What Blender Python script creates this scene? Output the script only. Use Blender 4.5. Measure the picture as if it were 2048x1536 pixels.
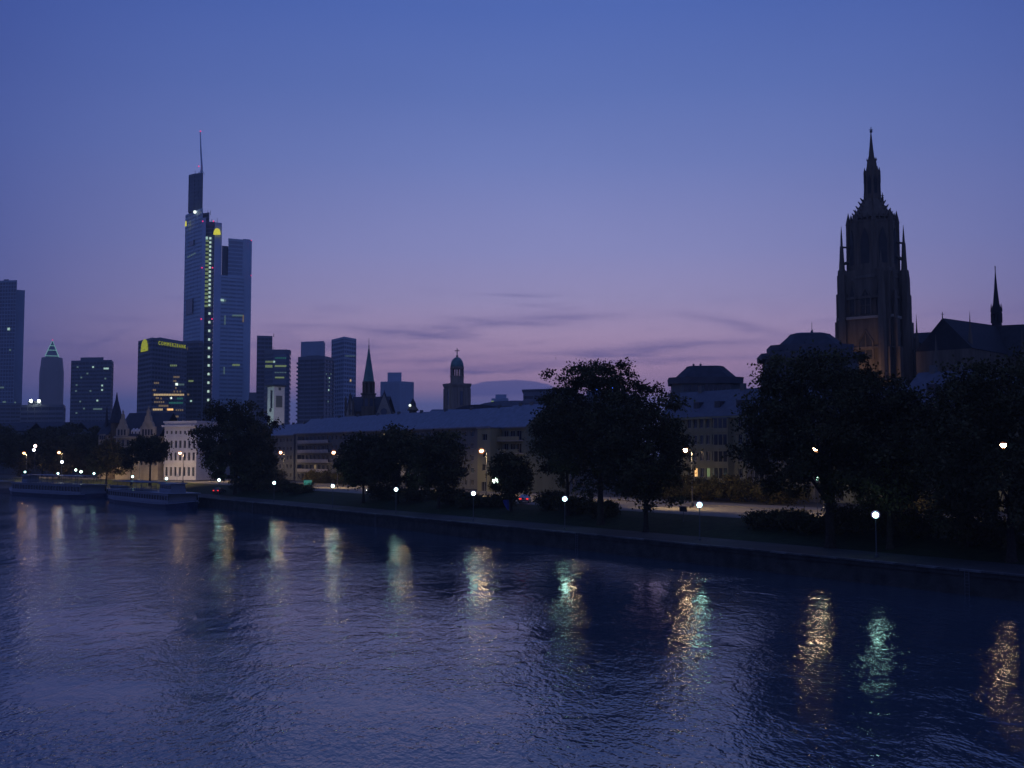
import bpy, bmesh, math, random
import numpy as np
from mathutils import Vector, Matrix

C = bpy.context.scene.collection
for o in list(bpy.data.objects):
    bpy.data.objects.remove(o)

# ------------------------------------------------------------------ camera
F_PX = 2200.0                      # focal length in pixels of a 2048 wide frame
PITCH = math.atan(140.0 / F_PX)    # horizon at row 908 of 1536
CAM_H = 13.0
cam_d = bpy.data.cameras.new('camera')
cam = bpy.data.objects.new('camera', cam_d)
C.objects.link(cam)
cam.location = (0, 0, CAM_H)
cam.rotation_euler = (math.pi / 2 + PITCH, 0, 0)
cam_d.sensor_width = 36.0
cam_d.lens = 36.0 * F_PX / 2048.0
cam_d.clip_start = 0.5
cam_d.clip_end = 20000
bpy.context.scene.camera = cam
CP, SP = math.cos(PITCH), math.sin(PITCH)


def at(px, py, Y):
    """the point of the place at forward distance Y that the photograph shows at px, py"""
    dx, dy = px - 1024.0, 768.0 - py
    k = Y / (F_PX * CP - dy * SP)
    return Vector((dx * k, Y, CAM_H + (F_PX * SP + dy * CP) * k))


def W(px, Y, py=760):
    p = at(px, py, Y)
    return (p.x, p.y)


def zat(py, Y):
    return at(1024, py, Y).z


# river frame: u runs downstream along the bank, v inland; the bank recedes to the left
RA = math.radians(34.85)
SA, CA = math.sin(RA), math.cos(RA)
RIVER_ROT = -math.pi / 2 + RA


def UV(u, v):
    return (-u * SA + v * CA, u * CA + v * SA)


def YV(px, v):
    return F_PX * v / ((px + 508.0) * CA)


def UX(px, v):
    return (YV(px, v) - v * SA) / CA


# ------------------------------------------------------------------ render settings
S = bpy.context.scene
S.render.engine = 'CYCLES'
S.view_settings.view_transform = 'Standard'
S.view_settings.look = 'None'
S.view_settings.exposure = 0.0
S.view_settings.gamma = 1.0
S.view_settings.use_curve_mapping = False
S.cycles.use_denoising = True
S.cycles.use_adaptive_sampling = False
S.cycles.max_bounces = 5
S.cycles.diffuse_bounces = 2
S.cycles.glossy_bounces = 3
S.cycles.transmission_bounces = 2
S.cycles.volume_bounces = 0
S.cycles.caustics_reflective = False
S.cycles.caustics_refractive = False
S.cycles.sample_clamp_indirect = 4.0
S.cycles.use_light_tree = True


def lin(c):
    return tuple((x / 255.0 / 12.92) if x <= 10.3 else ((x / 255.0 + 0.055) / 1.055) ** 2.4 for x in c)


# ------------------------------------------------------------------ dusk sky
class NT:
    def __init__(self, tree):
        self.t = tree

    def n(self, typ, **kw):
        nd = self.t.nodes.new(typ)
        for k, v in kw.items():
            setattr(nd, k, v)
        return nd

    def link(self, a, b):
        self.t.links.new(a, b)

    def m(self, op, a, b=None, c=None, clamp=False):
        nd = self.n('ShaderNodeMath', operation=op, use_clamp=clamp)
        for i, x in enumerate((a, b, c)):
            if x is None:
                continue
            if isinstance(x, (int, float)):
                nd.inputs[i].default_value = x
            else:
                self.link(x, nd.inputs[i])
        return nd.outputs[0]

    def mr(self, x, a, b, c=0.0, d=1.0, smooth=False):
        nd = self.n('ShaderNodeMapRange')
        nd.interpolation_type = 'SMOOTHSTEP' if smooth else 'LINEAR'
        self.link(x, nd.inputs['Value'])
        for k, v in (('From Min', a), ('From Max', b), ('To Min', c), ('To Max', d)):
            nd.inputs[k].default_value = v
        return nd.outputs['Result']

    def mix(self, fac, a, b, blend='MIX'):
        nd = self.n('ShaderNodeMix', data_type='RGBA', blend_type=blend)
        for i, x in ((0, fac), (6, a), (7, b)):
            if isinstance(x, (int, float)):
                nd.inputs[i].default_value = x
            elif isinstance(x, tuple):
                nd.inputs[i].default_value = (*x[:3], 1)
            else:
                self.link(x, nd.inputs[i])
        return nd.outputs[2]

    def ramp(self, fac, stops):
        nd = self.n('ShaderNodeValToRGB')
        cr = nd.color_ramp
        while len(cr.elements) > 1:
            cr.elements.remove(cr.elements[-1])
        cr.elements[0].position = stops[0][0]
        cr.elements[0].color = (*stops[0][1], 1)
        for p, c in stops[1:]:
            e = cr.elements.new(p)
            e.color = (*c, 1)
        self.link(fac, nd.inputs[0])
        return nd.outputs[0]

    def noise(self, vec, scale, detail=3, rough=0.55, dist=0.0):
        nd = self.n('ShaderNodeTexNoise')
        nd.inputs['Scale'].default_value = scale
        nd.inputs['Detail'].default_value = detail
        nd.inputs['Roughness'].default_value = rough
        nd.inputs['Distortion'].default_value = dist
        if vec is not None:
            self.link(vec, nd.inputs['Vector'])
        return nd.outputs[0]


HAZE = 0.00019


def above_haze(e, c):
    """the sky beyond the haze, from the sky as it looks through it"""
    T = math.exp(-HAZE * min(3000.0, 317.0 / max(0.01, math.sin(math.radians(e)))))
    return tuple(max(0.0, (x - (1 - T) * a) / T) for x, a in zip(c, (0.068, 0.085, 0.27)))


def build_world():
    w = bpy.data.worlds.new('World')
    S.world = w
    w.use_nodes = True
    t = NT(w.node_tree)
    w.node_tree.nodes.clear()
    out = t.n('ShaderNodeOutputWorld')
    bg = t.n('ShaderNodeBackground')
    t.link(bg.outputs[0], out.inputs[0])
    tc = t.n('ShaderNodeTexCoord')
    sep = t.n('ShaderNodeSeparateXYZ')
    t.link(tc.outputs['Generated'], sep.inputs[0])
    x, y, z = sep.outputs
    deg = 180 / math.pi
    el = t.m('MULTIPLY', t.m('ARCSINE', z), deg)
    az = t.m('MULTIPLY', t.m('ARCTAN2', x, y), deg)
    E = 60.0
    f = t.m('DIVIDE', el, E, clamp=True)
    west = t.ramp(f, [(e / E, above_haze(e, lin(c))) for e, c in SKY_WEST])
    east = t.ramp(f, [(e / E, lin(c)) for e, c in SKY_EAST])
    ca = t.m('COSINE', t.m('MULTIPLY', t.m('SUBTRACT', az, 3.0), 1 / deg))
    # at the zenith there is no west or east
    k = t.m('MAXIMUM', t.mr(ca, 0.86, 1.0), t.mr(el, 30, 75))
    sky = t.mix(k, east, west)
    # streaks of thin cloud in the afterglow
    comb = t.n('ShaderNodeCombineXYZ')
    t.link(t.m('MULTIPLY', az, 0.16), comb.inputs[0])
    t.link(t.m('MULTIPLY', el, 1.1), comb.inputs[1])
    nz = t.noise(comb.outputs[0], 1.0, 4, 0.6)
    wob = t.m('MULTIPLY', t.m('SUBTRACT', nz, 0.5), 1.5)
    comb2 = t.n('ShaderNodeCombineXYZ')
    t.link(t.m('MULTIPLY', az, 0.5), comb2.inputs[0])
    t.link(t.m('MULTIPLY', el, 3.2), comb2.inputs[1])
    nz2 = t.noise(comb2.outputs[0], 1.0, 3, 0.6)
    tot = None
    for (px, py, wx, wy, tilt, s) in CLOUD_STREAKS:
        a0 = math.degrees(math.atan((px - 1024) / F_PX))
        p = at(px, py, 1000)
        e0 = math.degrees(math.atan2(p.z - CAM_H, math.hypot(p.x, p.y)))
        dx = t.m('DIVIDE', t.m('SUBTRACT', az, a0), wx / 38.4)
        e1 = t.m('ADD', t.m('SUBTRACT', el, e0), t.m('MULTIPLY', t.m('SUBTRACT', az, a0), tilt))
        dy = t.m('DIVIDE', t.m('ADD', e1, t.m('MULTIPLY', wob, 0.55)), wy / 38.4)
        d2 = t.m('ADD', t.m('MULTIPLY', dx, dx), t.m('MULTIPLY', dy, dy))
        g = t.m('MULTIPLY', t.m('EXPONENT', t.m('MULTIPLY', d2, -1.0)), s)
        tot = g if tot is None else t.m('ADD', tot, g)
    # broad faint banding over the whole low sky
    band = t.m('MULTIPLY', t.mr(nz, 0.50, 0.72, smooth=True), t.m('MULTIPLY', t.mr(el, 2.0, 4.0), t.mr(el, 9.0, 6.0)))
    tot = t.m('ADD', t.m('MULTIPLY', tot, t.mr(nz2, 0.25, 0.65, 0.25, 0.68)), t.m('MULTIPLY', band, 0.30), clamp=True)
    sky = t.mix(tot, sky, lin((94, 92, 156)))
    # low cloud bank to the north west
    a1 = math.degrees(math.atan((1020 - 1024) / F_PX))
    dx = t.m('DIVIDE', t.m('SUBTRACT', az, a1), 2.15)
    topl = t.m('SUBTRACT', 3.95, t.m('MULTIPLY', t.m('MULTIPLY', dx, dx), 0.34))
    topl = t.m('ADD', topl, t.m('MULTIPLY', wob, 0.35))
    low = t.m('SUBTRACT', topl, el)
    bank = t.m('MULTIPLY', t.mr(low, 0.0, 0.10, smooth=True), t.mr(t.m('ADD', el, t.m('MULTIPLY', wob, 0.3)), 2.55, 3.25, smooth=True))
    bank = t.m('MULTIPLY', bank, t.mr(t.m('ABSOLUTE', dx), 1.45, 0.95, smooth=True))
    sky = t.mix(t.m('MULTIPLY', bank, 0.8), sky, lin((74, 84, 150)))
    # film-like mottling of thin high haze
    comb3 = t.n('ShaderNodeCombineXYZ')
    t.link(t.m('MULTIPLY', az, 0.06), comb3.inputs[0])
    t.link(t.m('MULTIPLY', el, 0.12), comb3.inputs[1])
    nz3 = t.noise(comb3.outputs[0], 1.0, 2, 0.5)
    sky = t.mix(1.0, sky, t.mix(nz3, (0.94, 0.94, 0.95), (1.06, 1.06, 1.05)), 'MULTIPLY')
    t.link(sky, bg.inputs[0])
    bg.inputs[1].default_value = 1.0
    return w


SKY_WEST = [(0.0, (84, 90, 146)), (1.6, (88, 92, 149)), (2.6, (90, 96, 154)), (3.5, (138, 118, 163)), (4.6, (156, 131, 173)),
            (6.2, (156, 138, 180)), (8.0, (146, 139, 186)), (10.5, (134, 137, 191)), (15.0, (112, 126, 188)), (18.5, (96, 116, 183)),
            (22.5, (82, 106, 179)), (30, (79, 103, 177)), (42, (75, 99, 174)), (60, (68, 90, 164))]
SKY_EAST = [(0.0, (66, 78, 136)), (3.0, (74, 84, 146)), (8.0, (84, 94, 160)), (15.0, (76, 94, 164)), (22.5, (60, 82, 157)),
            (30, (63, 86, 162)), (42, (66, 88, 163)), (60, (66, 88, 161))]
CLOUD_STREAKS = [  # px, py, half width, half height, tilt, strength
    (1035, 590, 75, 5, 0.0, 0.55), (800, 666, 110, 11, 0.03, 0.9), (690, 692, 160, 12, 0.0, 0.8), (1010, 645, 120, 9, 0.03, 0.8), (900, 655, 60, 7, 0.0, 0.6),
    (1150, 632, 120, 8, 0.02, 0.6), (1480, 652, 110, 9, 0.20, 0.7), (1380, 690, 170, 8, -0.03, 0.6), (1220, 704, 200, 8, -0.03, 0.7), (960, 738, 170, 9, -0.05, 0.9),
    (1290, 722, 190, 7, -0.03, 0.75), (60, 690, 110, 7, 0.0, 0.6), (640, 722, 120, 8, 0.0, 0.6), (205, 680, 50, 7, -0.5, 0.5), (350, 595, 30, 5, 0.0, 0.3),
    (1420, 770, 120, 9, 0.0, 0.5), (860, 720, 110, 6, -0.02, 0.6), (590, 655, 90, 7, 0.0, 0.45), (250, 720, 90, 8, 0.0, 0.4), (1080, 612, 60, 5, 0.04, 0.4)]
build_world()

# ------------------------------------------------------------------ materials
MATS = {}


def mat(name, col, rough=0.8, spec=0.3, var=0.25, scale=0.5, metal=0.0, bump=0.0, attr=None, streak=False):
    if name in MATS:
        return MATS[name]
    m = bpy.data.materials.new(name)
    m.use_nodes = True
    t = NT(m.node_tree)
    p = m.node_tree.nodes['Principled BSDF']
    p.inputs['Roughness'].default_value = rough
    p.inputs['Metallic'].default_value = metal
    p.inputs['Specular IOR Level'].default_value = spec
    tc = t.n('ShaderNodeTexCoord')
    vec = tc.outputs['Object']
    if streak:
        mp = t.n('ShaderNodeMapping')
        mp.inputs['Scale'].default_value = (1.6, 1.6, 0.15)
        t.link(vec, mp.inputs[0])
        vec = mp.outputs[0]
    nz = t.noise(vec, scale, 5, 0.6)
    lo = tuple(c * (1 - var) for c in col)
    hi = tuple(min(1, c * (1 + var)) for c in col)
    base = t.mix(t.mr(nz, 0.3, 0.7), lo, hi)
    if attr:
        at_ = t.n('ShaderNodeAttribute', attribute_name=attr)
        base = t.mix(1.0, base, at_.outputs['Color'], 'MULTIPLY')
    t.link(base, p.inputs['Base Color'])
    if bump:
        b = t.n('ShaderNodeBump')
        b.inputs['Distance'].default_value = bump
        t.link(t.noise(vec, scale * 6, 3, 0.6), b.inputs['Height'])
        t.link(b.outputs[0], p.inputs['Normal'])
    MATS[name] = m
    return m


def emis(name, col, strength):
    if name in MATS:
        return MATS[name]
    m = bpy.data.materials.new(name)
    m.use_nodes = True
    nt = m.node_tree
    p = nt.nodes['Principled BSDF']
    p.inputs['Base Color'].default_value = (0.02, 0.02, 0.02, 1)
    p.inputs['Emission Color'].default_value = (*col, 1)
    p.inputs['Emission Strength'].default_value = strength
    m.cycles.emission_sampling = 'FRONT' if strength > 5 else 'NONE'
    MATS[name] = m
    return m


def water_mat():
    m = bpy.data.materials.new('river_water')
    m.use_nodes = True
    t = NT(m.node_tree)
    p = m.node_tree.nodes['Principled BSDF']
    p.inputs['Base Color'].default_value = (0.052, 0.072, 0.095, 1)
    p.inputs["Roughness"].default_value = 0.085
    p.inputs['IOR'].default_value = 1.60
    tc = t.n('ShaderNodeTexCoord')
    obj = tc.outputs['Object']
    mp = t.n('ShaderNodeMapping')
    mp.inputs['Rotation'].default_value = (0, 0, math.radians(20))
    mp.inputs['Scale'].default_value = (2.1, 1.05, 1.0)
    t.link(obj, mp.inputs[0])
    v = mp.outputs[0]
    n1 = t.noise(v, 0.9, 2.5, 0.5, 0.6)      # ripples about a metre long
    n2 = t.noise(v, 0.22, 2, 0.5, 0.8)      # swell and eddies
    n3 = t.noise(v, 2.4, 1, 0.5)            # fine ripples
    mp2 = t.n('ShaderNodeMapping')
    mp2.inputs['Rotation'].default_value = (0, 0, -RIVER_ROT)
    mp2.inputs['Scale'].default_value = (0.010, 0.045, 1.0)
    t.link(obj, mp2.inputs[0])
    patch = t.m('MULTIPLY', t.mr(t.noise(mp2.outputs[0], 1.0, 4, 0.6, 0.8), 0.36, 0.64, 0.45, 1.2, smooth=True),
                t.mr(t.noise(obj, 0.05, 3, 0.55, 0.5), 0.34, 0.64, 0.6, 1.2, smooth=True))
    h = t.m('ADD', t.m('MULTIPLY', n1, WAVE[0]), t.m('MULTIPLY', n3, WAVE[2]))
    h = t.m('ADD', t.m('MULTIPLY', h, patch), t.m('MULTIPLY', n2, WAVE[1]))
    b = t.n('ShaderNodeBump')
    b.inputs['Strength'].default_value = 1.0
    b.inputs['Distance'].default_value = 1.0
    t.link(h, b.inputs['Height'])
    t.link(b.outputs[0], p.inputs['Normal'])
    return m


WAVE = (0.060, 0.095, 0.031)

M_STONE = mat('pale_sandstone', (0.36, 0.30, 0.22), 0.85, 0.2, 0.25, 0.35, bump=0.05)
M_REDSTONE = mat('red_sandstone', (0.15, 0.115, 0.08), 0.9, 0.15, 0.35, 0.5, bump=0.06, streak=True)
M_WARMST = mat('warm_sandstone', (0.27, 0.205, 0.155), 0.9, 0.15, 0.3, 0.5, bump=0.05, streak=True)
M_WHITE = mat('white_render', (0.62, 0.58, 0.55), 0.85, 0.2, 0.10, 0.3)
M_CREAM = mat('cream_render', (0.16, 0.17, 0.12), 0.85, 0.2, 0.15, 0.3, streak=True)
M_GREY = mat('grey_render', (0.13, 0.135, 0.13), 0.85, 0.2, 0.18, 0.3, streak=True)
M_OCHRE = mat('ochre_render', (0.22, 0.21, 0.125), 0.85, 0.2, 0.15, 0.3, streak=True)
M_SLATE = mat('slate_roof', (0.15, 0.165, 0.20), 0.55, 0.35, 0.22, 0.8, bump=0.02)
M_DARKROOF = mat('dark_slate_roof', (0.05, 0.05, 0.06), 0.65, 0.25, 0.25, 0.8)
M_COPPER = mat('green_copper', (0.11, 0.22, 0.19), 0.6, 0.3, 0.3, 0.5)
M_GLASS = mat('dark_window_glass', (0.02, 0.025, 0.035), 0.12, 0.6, 0.3, 0.2)
M_BLUEGLASS = mat('tower_glass', (0.10, 0.13, 0.19), 0.18, 0.7, 0.25, 0.08)
M_DARKGLASS = mat('tower_dark_glass', (0.055, 0.065, 0.09), 0.18, 0.6, 0.25, 0.08)
M_PANEL = mat('tower_light_panel', (0.50, 0.56, 0.64), 0.5, 0.4, 0.08, 0.05)
M_PANEL2 = mat('tower_grey_panel', (0.36, 0.41, 0.48), 0.5, 0.4, 0.12, 0.05)
M_PANEL3 = mat('tower_blue_grey_panel', (0.47, 0.55, 0.60), 0.5, 0.4, 0.08, 0.05)
M_TGLASS = mat('tower_mid_glass', (0.27, 0.32, 0.38), 0.35, 0.6, 0.15, 0.08)
M_PANELDK = mat('tower_dark_panel', (0.15, 0.165, 0.19), 0.5, 0.4, 0.15, 0.05)
M_PAVD = mat('dark_slab_concrete', (0.10, 0.105, 0.12), 0.8, 0.2, 0.15, 0.4)
M_SLATED = mat('deep_grey_slate', (0.085, 0.09, 0.11), 0.6, 0.3, 0.22, 0.8)
M_GRANITE = mat('red_granite', (0.20, 0.15, 0.15), 0.6, 0.3, 0.15, 0.05)
M_METAL = mat('painted_steel', (0.10, 0.105, 0.11), 0.45, 0.5, 0.15, 2.0, metal=0.3)
M_FRAME = mat('window_frame_paint', (0.28, 0.28, 0.27), 0.6, 0.3, 0.08, 1.0)
M_BALC = mat('balcony_parapet', (0.34, 0.32, 0.29), 0.8, 0.2, 0.15, 0.6)
M_BARK = mat('bark', (0.045, 0.036, 0.028), 0.95, 0.1, 0.4, 3.0)
M_LEAF = mat('foliage', (0.070, 0.062, 0.026), 0.8, 0.04, 0.3, 0.4, attr='tint')
M_QUAY = mat('quay_masonry', (0.055, 0.052, 0.045), 0.9, 0.2, 0.4, 0.7, bump=0.05)
M_PAVE = mat('promenade_paving', (0.042, 0.043, 0.044), 0.85, 0.25, 0.55, 0.12)
M_ASPHALT = mat('pale_street_paving', (0.165, 0.15, 0.12), 0.85, 0.3, 0.25, 1.2)
M_GRASS = mat('lawn', (0.025, 0.034, 0.014), 0.95, 0.1, 0.4, 0.8)
M_CITY = mat('city_ground', (0.06, 0.06, 0.058), 0.95, 0.1, 0.3, 0.05)
M_WALLST = mat('parapet_stone', (0.36, 0.32, 0.24), 0.9, 0.2, 0.22, 1.3, bump=0.02)
M_BOATW = mat('white_boat_paint', (0.20, 0.215, 0.25), 0.4, 0.4, 0.08, 0.5)
M_BOATB = mat('navy_boat_paint', (0.04, 0.05, 0.09), 0.4, 0.4, 0.15, 0.5)
M_CAR = mat('dark_car_paint', (0.03, 0.032, 0.04), 0.25, 0.5, 0.1, 1.0)
M_CARS = mat('silver_car_paint', (0.35, 0.36, 0.38), 0.3, 0.5, 0.1, 1.0, metal=0.4)
M_RUBBER = mat('rubber', (0.015, 0.015, 0.015), 0.9, 0.2, 0.1, 1.0)
M_BLUECLOTH = mat('blue_cloth', (0.05, 0.07, 0.36), 0.8, 0.2, 0.2, 2.0)
M_WHITE_LAMP = emis('white_lamp_glass', (0.50, 1.0, 0.80), 18.0)
M_ORANGE_LAMP = emis('orange_lamp_glass', (1.0, 0.70, 0.38), 72.0)
M_PALE_LAMP = emis('pale_lamp_glass', (0.75, 1.0, 0.80), 9.0)
M_WHITE_FAR = emis('far_white_lamp_glass', (0.5, 1.0, 0.85), 10.0)
M_ORANGE_FAR = emis('far_orange_lamp_glass', (1.0, 0.62, 0.27), 40.0)
M_FLOOD = emis('floodlight_glass', (0.9, 1.0, 0.95), 30.0)
M_RED = emis('red_beacon', (0.8, 0.03, 0.16), 1.6)
M_TAIL = emis('tail_light', (1.0, 0.03, 0.02), 1.6)
M_HEAD = emis('head_light', (1.0, 0.95, 0.8), 20.0)
M_BLUE = emis('blue_sign_light', (0.05, 0.16, 1.0), 3.0)
M_LOGO = emis('yellow_sign_light', (0.80, 0.75, 0.05), 0.85)
M_LOGOG = emis('green_yellow_sign_light', (0.52, 0.56, 0.02), 0.55)
W_COOL = emis('window_cool', (0.62, 0.95, 0.85), 0.6)
W_COOLD = emis('window_cool_dim', (0.30, 0.50, 0.50), 0.24)
W_WARM = emis('window_warm', (1.0, 0.72, 0.36), 0.55)
W_WARMD = emis('window_warm_dim', (0.7, 0.5, 0.28), 0.22)
W_GREEN = emis('window_green', (0.55, 0.75, 0.32), 0.26)
W_TEAL = emis('window_teal', (0.1, 0.6, 0.5), 0.16)
W_BRIGHT = emis('window_bright', (0.85, 1.0, 0.92), 1.5)
W_STAIR = emis('stair_window', (0.62, 0.86, 0.76), 0.85)
M_CSLATE = mat('cathedral_slate', (0.028, 0.028, 0.032), 0.75, 0.15, 0.25, 0.6)
M_LEAD = mat('leaded_glass', (0.055, 0.05, 0.045), 0.7, 0.2, 0.3, 0.5)
W_HOT = emis('window_hot', (1.0, 0.55, 0.2), 1.4)


# ------------------------------------------------------------------ mesh helpers
class MB:
    def __init__(self):
        self.v, self.f = [], []

    def add(self, vs, fs):
        b = len(self.v)
        self.v += [tuple(p) for p in vs]
        self.f += [tuple(b + i for i in f) for f in fs]
        return self

    def box(self, x0, x1, y0, y1, z0, z1):
        return self.add([(x0, y0, z0), (x1, y0, z0), (x1, y1, z0), (x0, y1, z0), (x0, y0, z1), (x1, y0, z1), (x1, y1, z1), (x0, y1, z1)],
                        [(0, 3, 2, 1), (4, 5, 6, 7), (0, 1, 5, 4), (1, 2, 6, 5), (2, 3, 7, 6), (3, 0, 4, 7)])

    def obox(self, A, B, w, z0, z1):
        """box along the line A-B (xy), w wide"""
        A, B = Vector(A[:2]), Vector(B[:2])
        d = (B - A).normalized()
        n = Vector((-d.y, d.x)) * (w / 2)
        return self.prism([A - n, B - n, B + n, A + n], z0, z1)

    def prism(self, poly, z0, z1, poly2=None):
        n = len(poly)
        p2 = poly2 or poly
        vs = [(p[0], p[1], z0) for p in poly] + [(p[0], p[1], z1) for p in p2]
        fs = [tuple(reversed(range(n))), tuple(range(n, 2 * n))]
        fs += [(i, (i + 1) % n, n + (i + 1) % n, n + i) for i in range(n)]
        return self.add(vs, fs)

    def lathe(self, prof, n=16, cx=0, cy=0, rot=0.0, sq=False):
        """prof: list of (r, z); closed at both ends"""
        vs, fs = [], []
        for r, z in prof:
            for k in range(n):
                a = rot + 2 * math.pi * k / n
                vs.append((cx + r * math.cos(a), cy + r * math.sin(a), z))
        for i in range(len(prof) - 1):
            for k in range(n):
                k2 = (k + 1) % n
                fs.append((i * n + k, i * n + k2, (i + 1) * n + k2, (i + 1) * n + k))
        fs.append(tuple(reversed(range(n))))
        fs.append(tuple(range((len(prof) - 1) * n, len(prof) * n)))
        return self.add(vs, fs)

    def tube(self, p0, p1, r0, r1=None, n=8):
        r1 = r0 if r1 is None else r1
        p0, p1 = Vector(p0), Vector(p1)
        d = (p1 - p0).normalized()
        a = d.orthogonal().normalized()
        b = d.cross(a)
        vs = []
        for p, r in ((p0, r0), (p1, r1)):
            for k in range(n):
                t = 2 * math.pi * k / n
                vs.append(p + (a * math.cos(t) + b * math.sin(t)) * r)
        fs = [(k, (k + 1) % n, n + (k + 1) % n, n + k) for k in range(n)]
        fs += [tuple(reversed(range(n))), tuple(range(n, 2 * n))]
        return self.add(vs, fs)

    def ball(self, c, r, n=10, m=7, sz=1.0):
        prof = [(max(0.001, r * math.sin(math.pi * i / m)), c[2] - r * sz * math.cos(math.pi * i / m)) for i in range(m + 1)]
        return self.lathe(prof, n, c[0], c[1])

    def gable(self, x0, x1, y0, y1, ze, zr, over=0.4, th=0.25):
        """a pitched roof slab pair, ridge along x"""
        ym = (y0 + y1) / 2
        k = (zr - ze) / (ym - y0)
        for (ya, sgn) in ((y0, -1), (y1, 1)):
            yo = ya + sgn * over
            zo = ze - k * over
            self.add([(x0 - over, yo, zo), (x1 + over, yo, zo), (x1 + over, ym, zr), (x0 - over, ym, zr),
                      (x0 - over, yo, zo + th), (x1 + over, yo, zo + th), (x1 + over, ym, zr + th), (x0 - over, ym, zr + th)],
                     [(0, 3, 2, 1), (4, 5, 6, 7), (0, 1, 5, 4), (1, 2, 6, 5), (2, 3, 7, 6), (3, 0, 4, 7)])
        return self

    def facade(self, x0, x1, z0, z1, openings, depth=0.22, y=0.0):
        """a wall sheet in the plane y with real openings and reveals"""
        xs = sorted({x0, x1, *[o[0] for o in openings], *[o[1] for o in openings]})
        zs = sorted({z0, z1, *[o[2] for o in openings], *[o[3] for o in openings]})
        xs = [x for x in xs if x0 <= x <= x1]
        zs = [z for z in zs if z0 <= z <= z1]
        for i in range(len(xs) - 1):
            # merge cells vertically
            run = None
            for j in range(len(zs) - 1):
                cx, cz = (xs[i] + xs[i + 1]) / 2, (zs[j] + zs[j + 1]) / 2
                hole = any(o[0] < cx < o[1] and o[2] < cz < o[3] for o in openings)
                if not hole and run is None:
                    run = zs[j]
                if run is not None and (hole or j == len(zs) - 2):
                    ze = zs[j] if hole else zs[j + 1]
                    self.add([(xs[i], y, run), (xs[i + 1], y, run), (xs[i + 1], y, ze), (xs[i], y, ze)], [(0, 1, 2, 3)])
                    run = None
        for (a, b, c, d) in openings:
            self.add([(a, y, c), (b, y, c), (b, y, d), (a, y, d), (a, y + depth, c), (b, y + depth, c), (b, y + depth, d), (a, y + depth, d)],
                     [(0, 4, 5, 1), (1, 5, 6, 2), (2, 6, 7, 3), (3, 7, 4, 0)])
        return self

    def mesh(self, name, m, smooth=False):
        me = bpy.data.meshes.new(name)
        me.from_pydata(self.v, [], self.f)
        me.materials.append(m)
        if smooth:
            for p in me.polygons:
                p.use_smooth = True
        me.update()
        return me

    def build(self, name, m, parent=None, smooth=False, label=None, kind=None, loc=None, rot=0):
        o = bpy.data.objects.new(name, self.mesh(name, m, smooth))
        C.objects.link(o)
        if parent is not None:
            o.parent = parent
        if loc is not None:
            o.location = loc
            o.rotation_euler = (0, 0, rot)
        if label:
            o['label'] = label
        if kind:
            o['kind'] = kind
        return o


def thing(name, label, cat, loc=(0, 0, 0), rot=0.0, group=None):
    o = bpy.data.objects.new(name, None)
    o.empty_display_size = 0.5
    C.objects.link(o)
    o.location = loc
    o.rotation_euler = (0, 0, rot)
    o['label'] = label
    o['category'] = cat
    if group:
        o['group'] = group
    return o


def tag(o, label, cat, group=None):
    o['label'] = label
    o['category'] = cat
    if group:
        o['group'] = group
    return o


def put(name, me, parent, loc, rot=0.0, scale=None, label=None):
    o = bpy.data.objects.new(name, me)
    C.objects.link(o)
    o.parent = parent
    o.location = loc
    o.rotation_euler = (0, 0, rot)
    if scale:
        o.scale = scale
    if label:
        o['label'] = label
    return o


def dup(root, loc, rot, label, group=None):
    r = root.copy()
    C.objects.link(r)
    r.location = loc
    r.rotation_euler = (0, 0, rot)
    r['label'] = label
    if group:
        r['group'] = group
    for ch in list(root.children):
        c = ch.copy()
        C.objects.link(c)
        c.parent = r
        for g in ch.children:
            d = g.copy()
            C.objects.link(d)
            d.parent = c
    return r


_unit = {}


def unit(m, name='window', y0=-0.15, y1=0.15):
    k = (m.name, name, y0)
    if k not in _unit:
        _unit[k] = MB().box(-0.5, 0.5, y0, y1, -0.5, 0.5).mesh(name, m)
    return _unit[k]


# ------------------------------------------------------------------ ground and river
# the bank: straight beside the promenade, bending away to the left beyond the moored boats
u_bend = UX(236, 93.0)
BANK = [UV(-420, 93.0), UV(-120, 93.0), UV(u_bend - 60, 93.0), UV(u_bend, 93.0)]
hx, hy = -SA, CA
pt = Vector(BANK[-1])
ang = RA
for seg, turn in ((30, 9), (60, 9), (120, 4), (400, 3), (1500, 3)):
    ang += math.radians(turn)
    pt = pt + Vector((-math.sin(ang), math.cos(ang))) * seg
    BANK.append(tuple(pt))


def bank_offset(d):
    pts = [Vector(p) for p in BANK]
    out = []
    for i, p in enumerate(pts):
        t = (pts[min(i + 1, len(pts) - 1)] - pts[max(i - 1, 0)]).normalized()
        n = Vector((t.y, -t.x))
        out.append(p + n * d)
    return out


def strip(name, prof, m, label, cat_kind='structure'):
    """loft a cross-section (offset from the waterline, z) along the bank"""
    mb = MB()
    rows = [[(q.x, q.y, z) for q in bank_offset(d)] for d, z in prof]
    n = len(BANK)
    vs = [p for r in rows for p in r]
    fs = []
    for i in range(len(prof) - 1):
        for k in range(n - 1):
            fs.append((i * n + k, (i + 1) * n + k, (i + 1) * n + k + 1, i * n + k + 1))
    mb.add(vs, fs)
    o = mb.build(name, m)
    o['kind'] = cat_kind
    o['label'] = label
    return o


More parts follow.
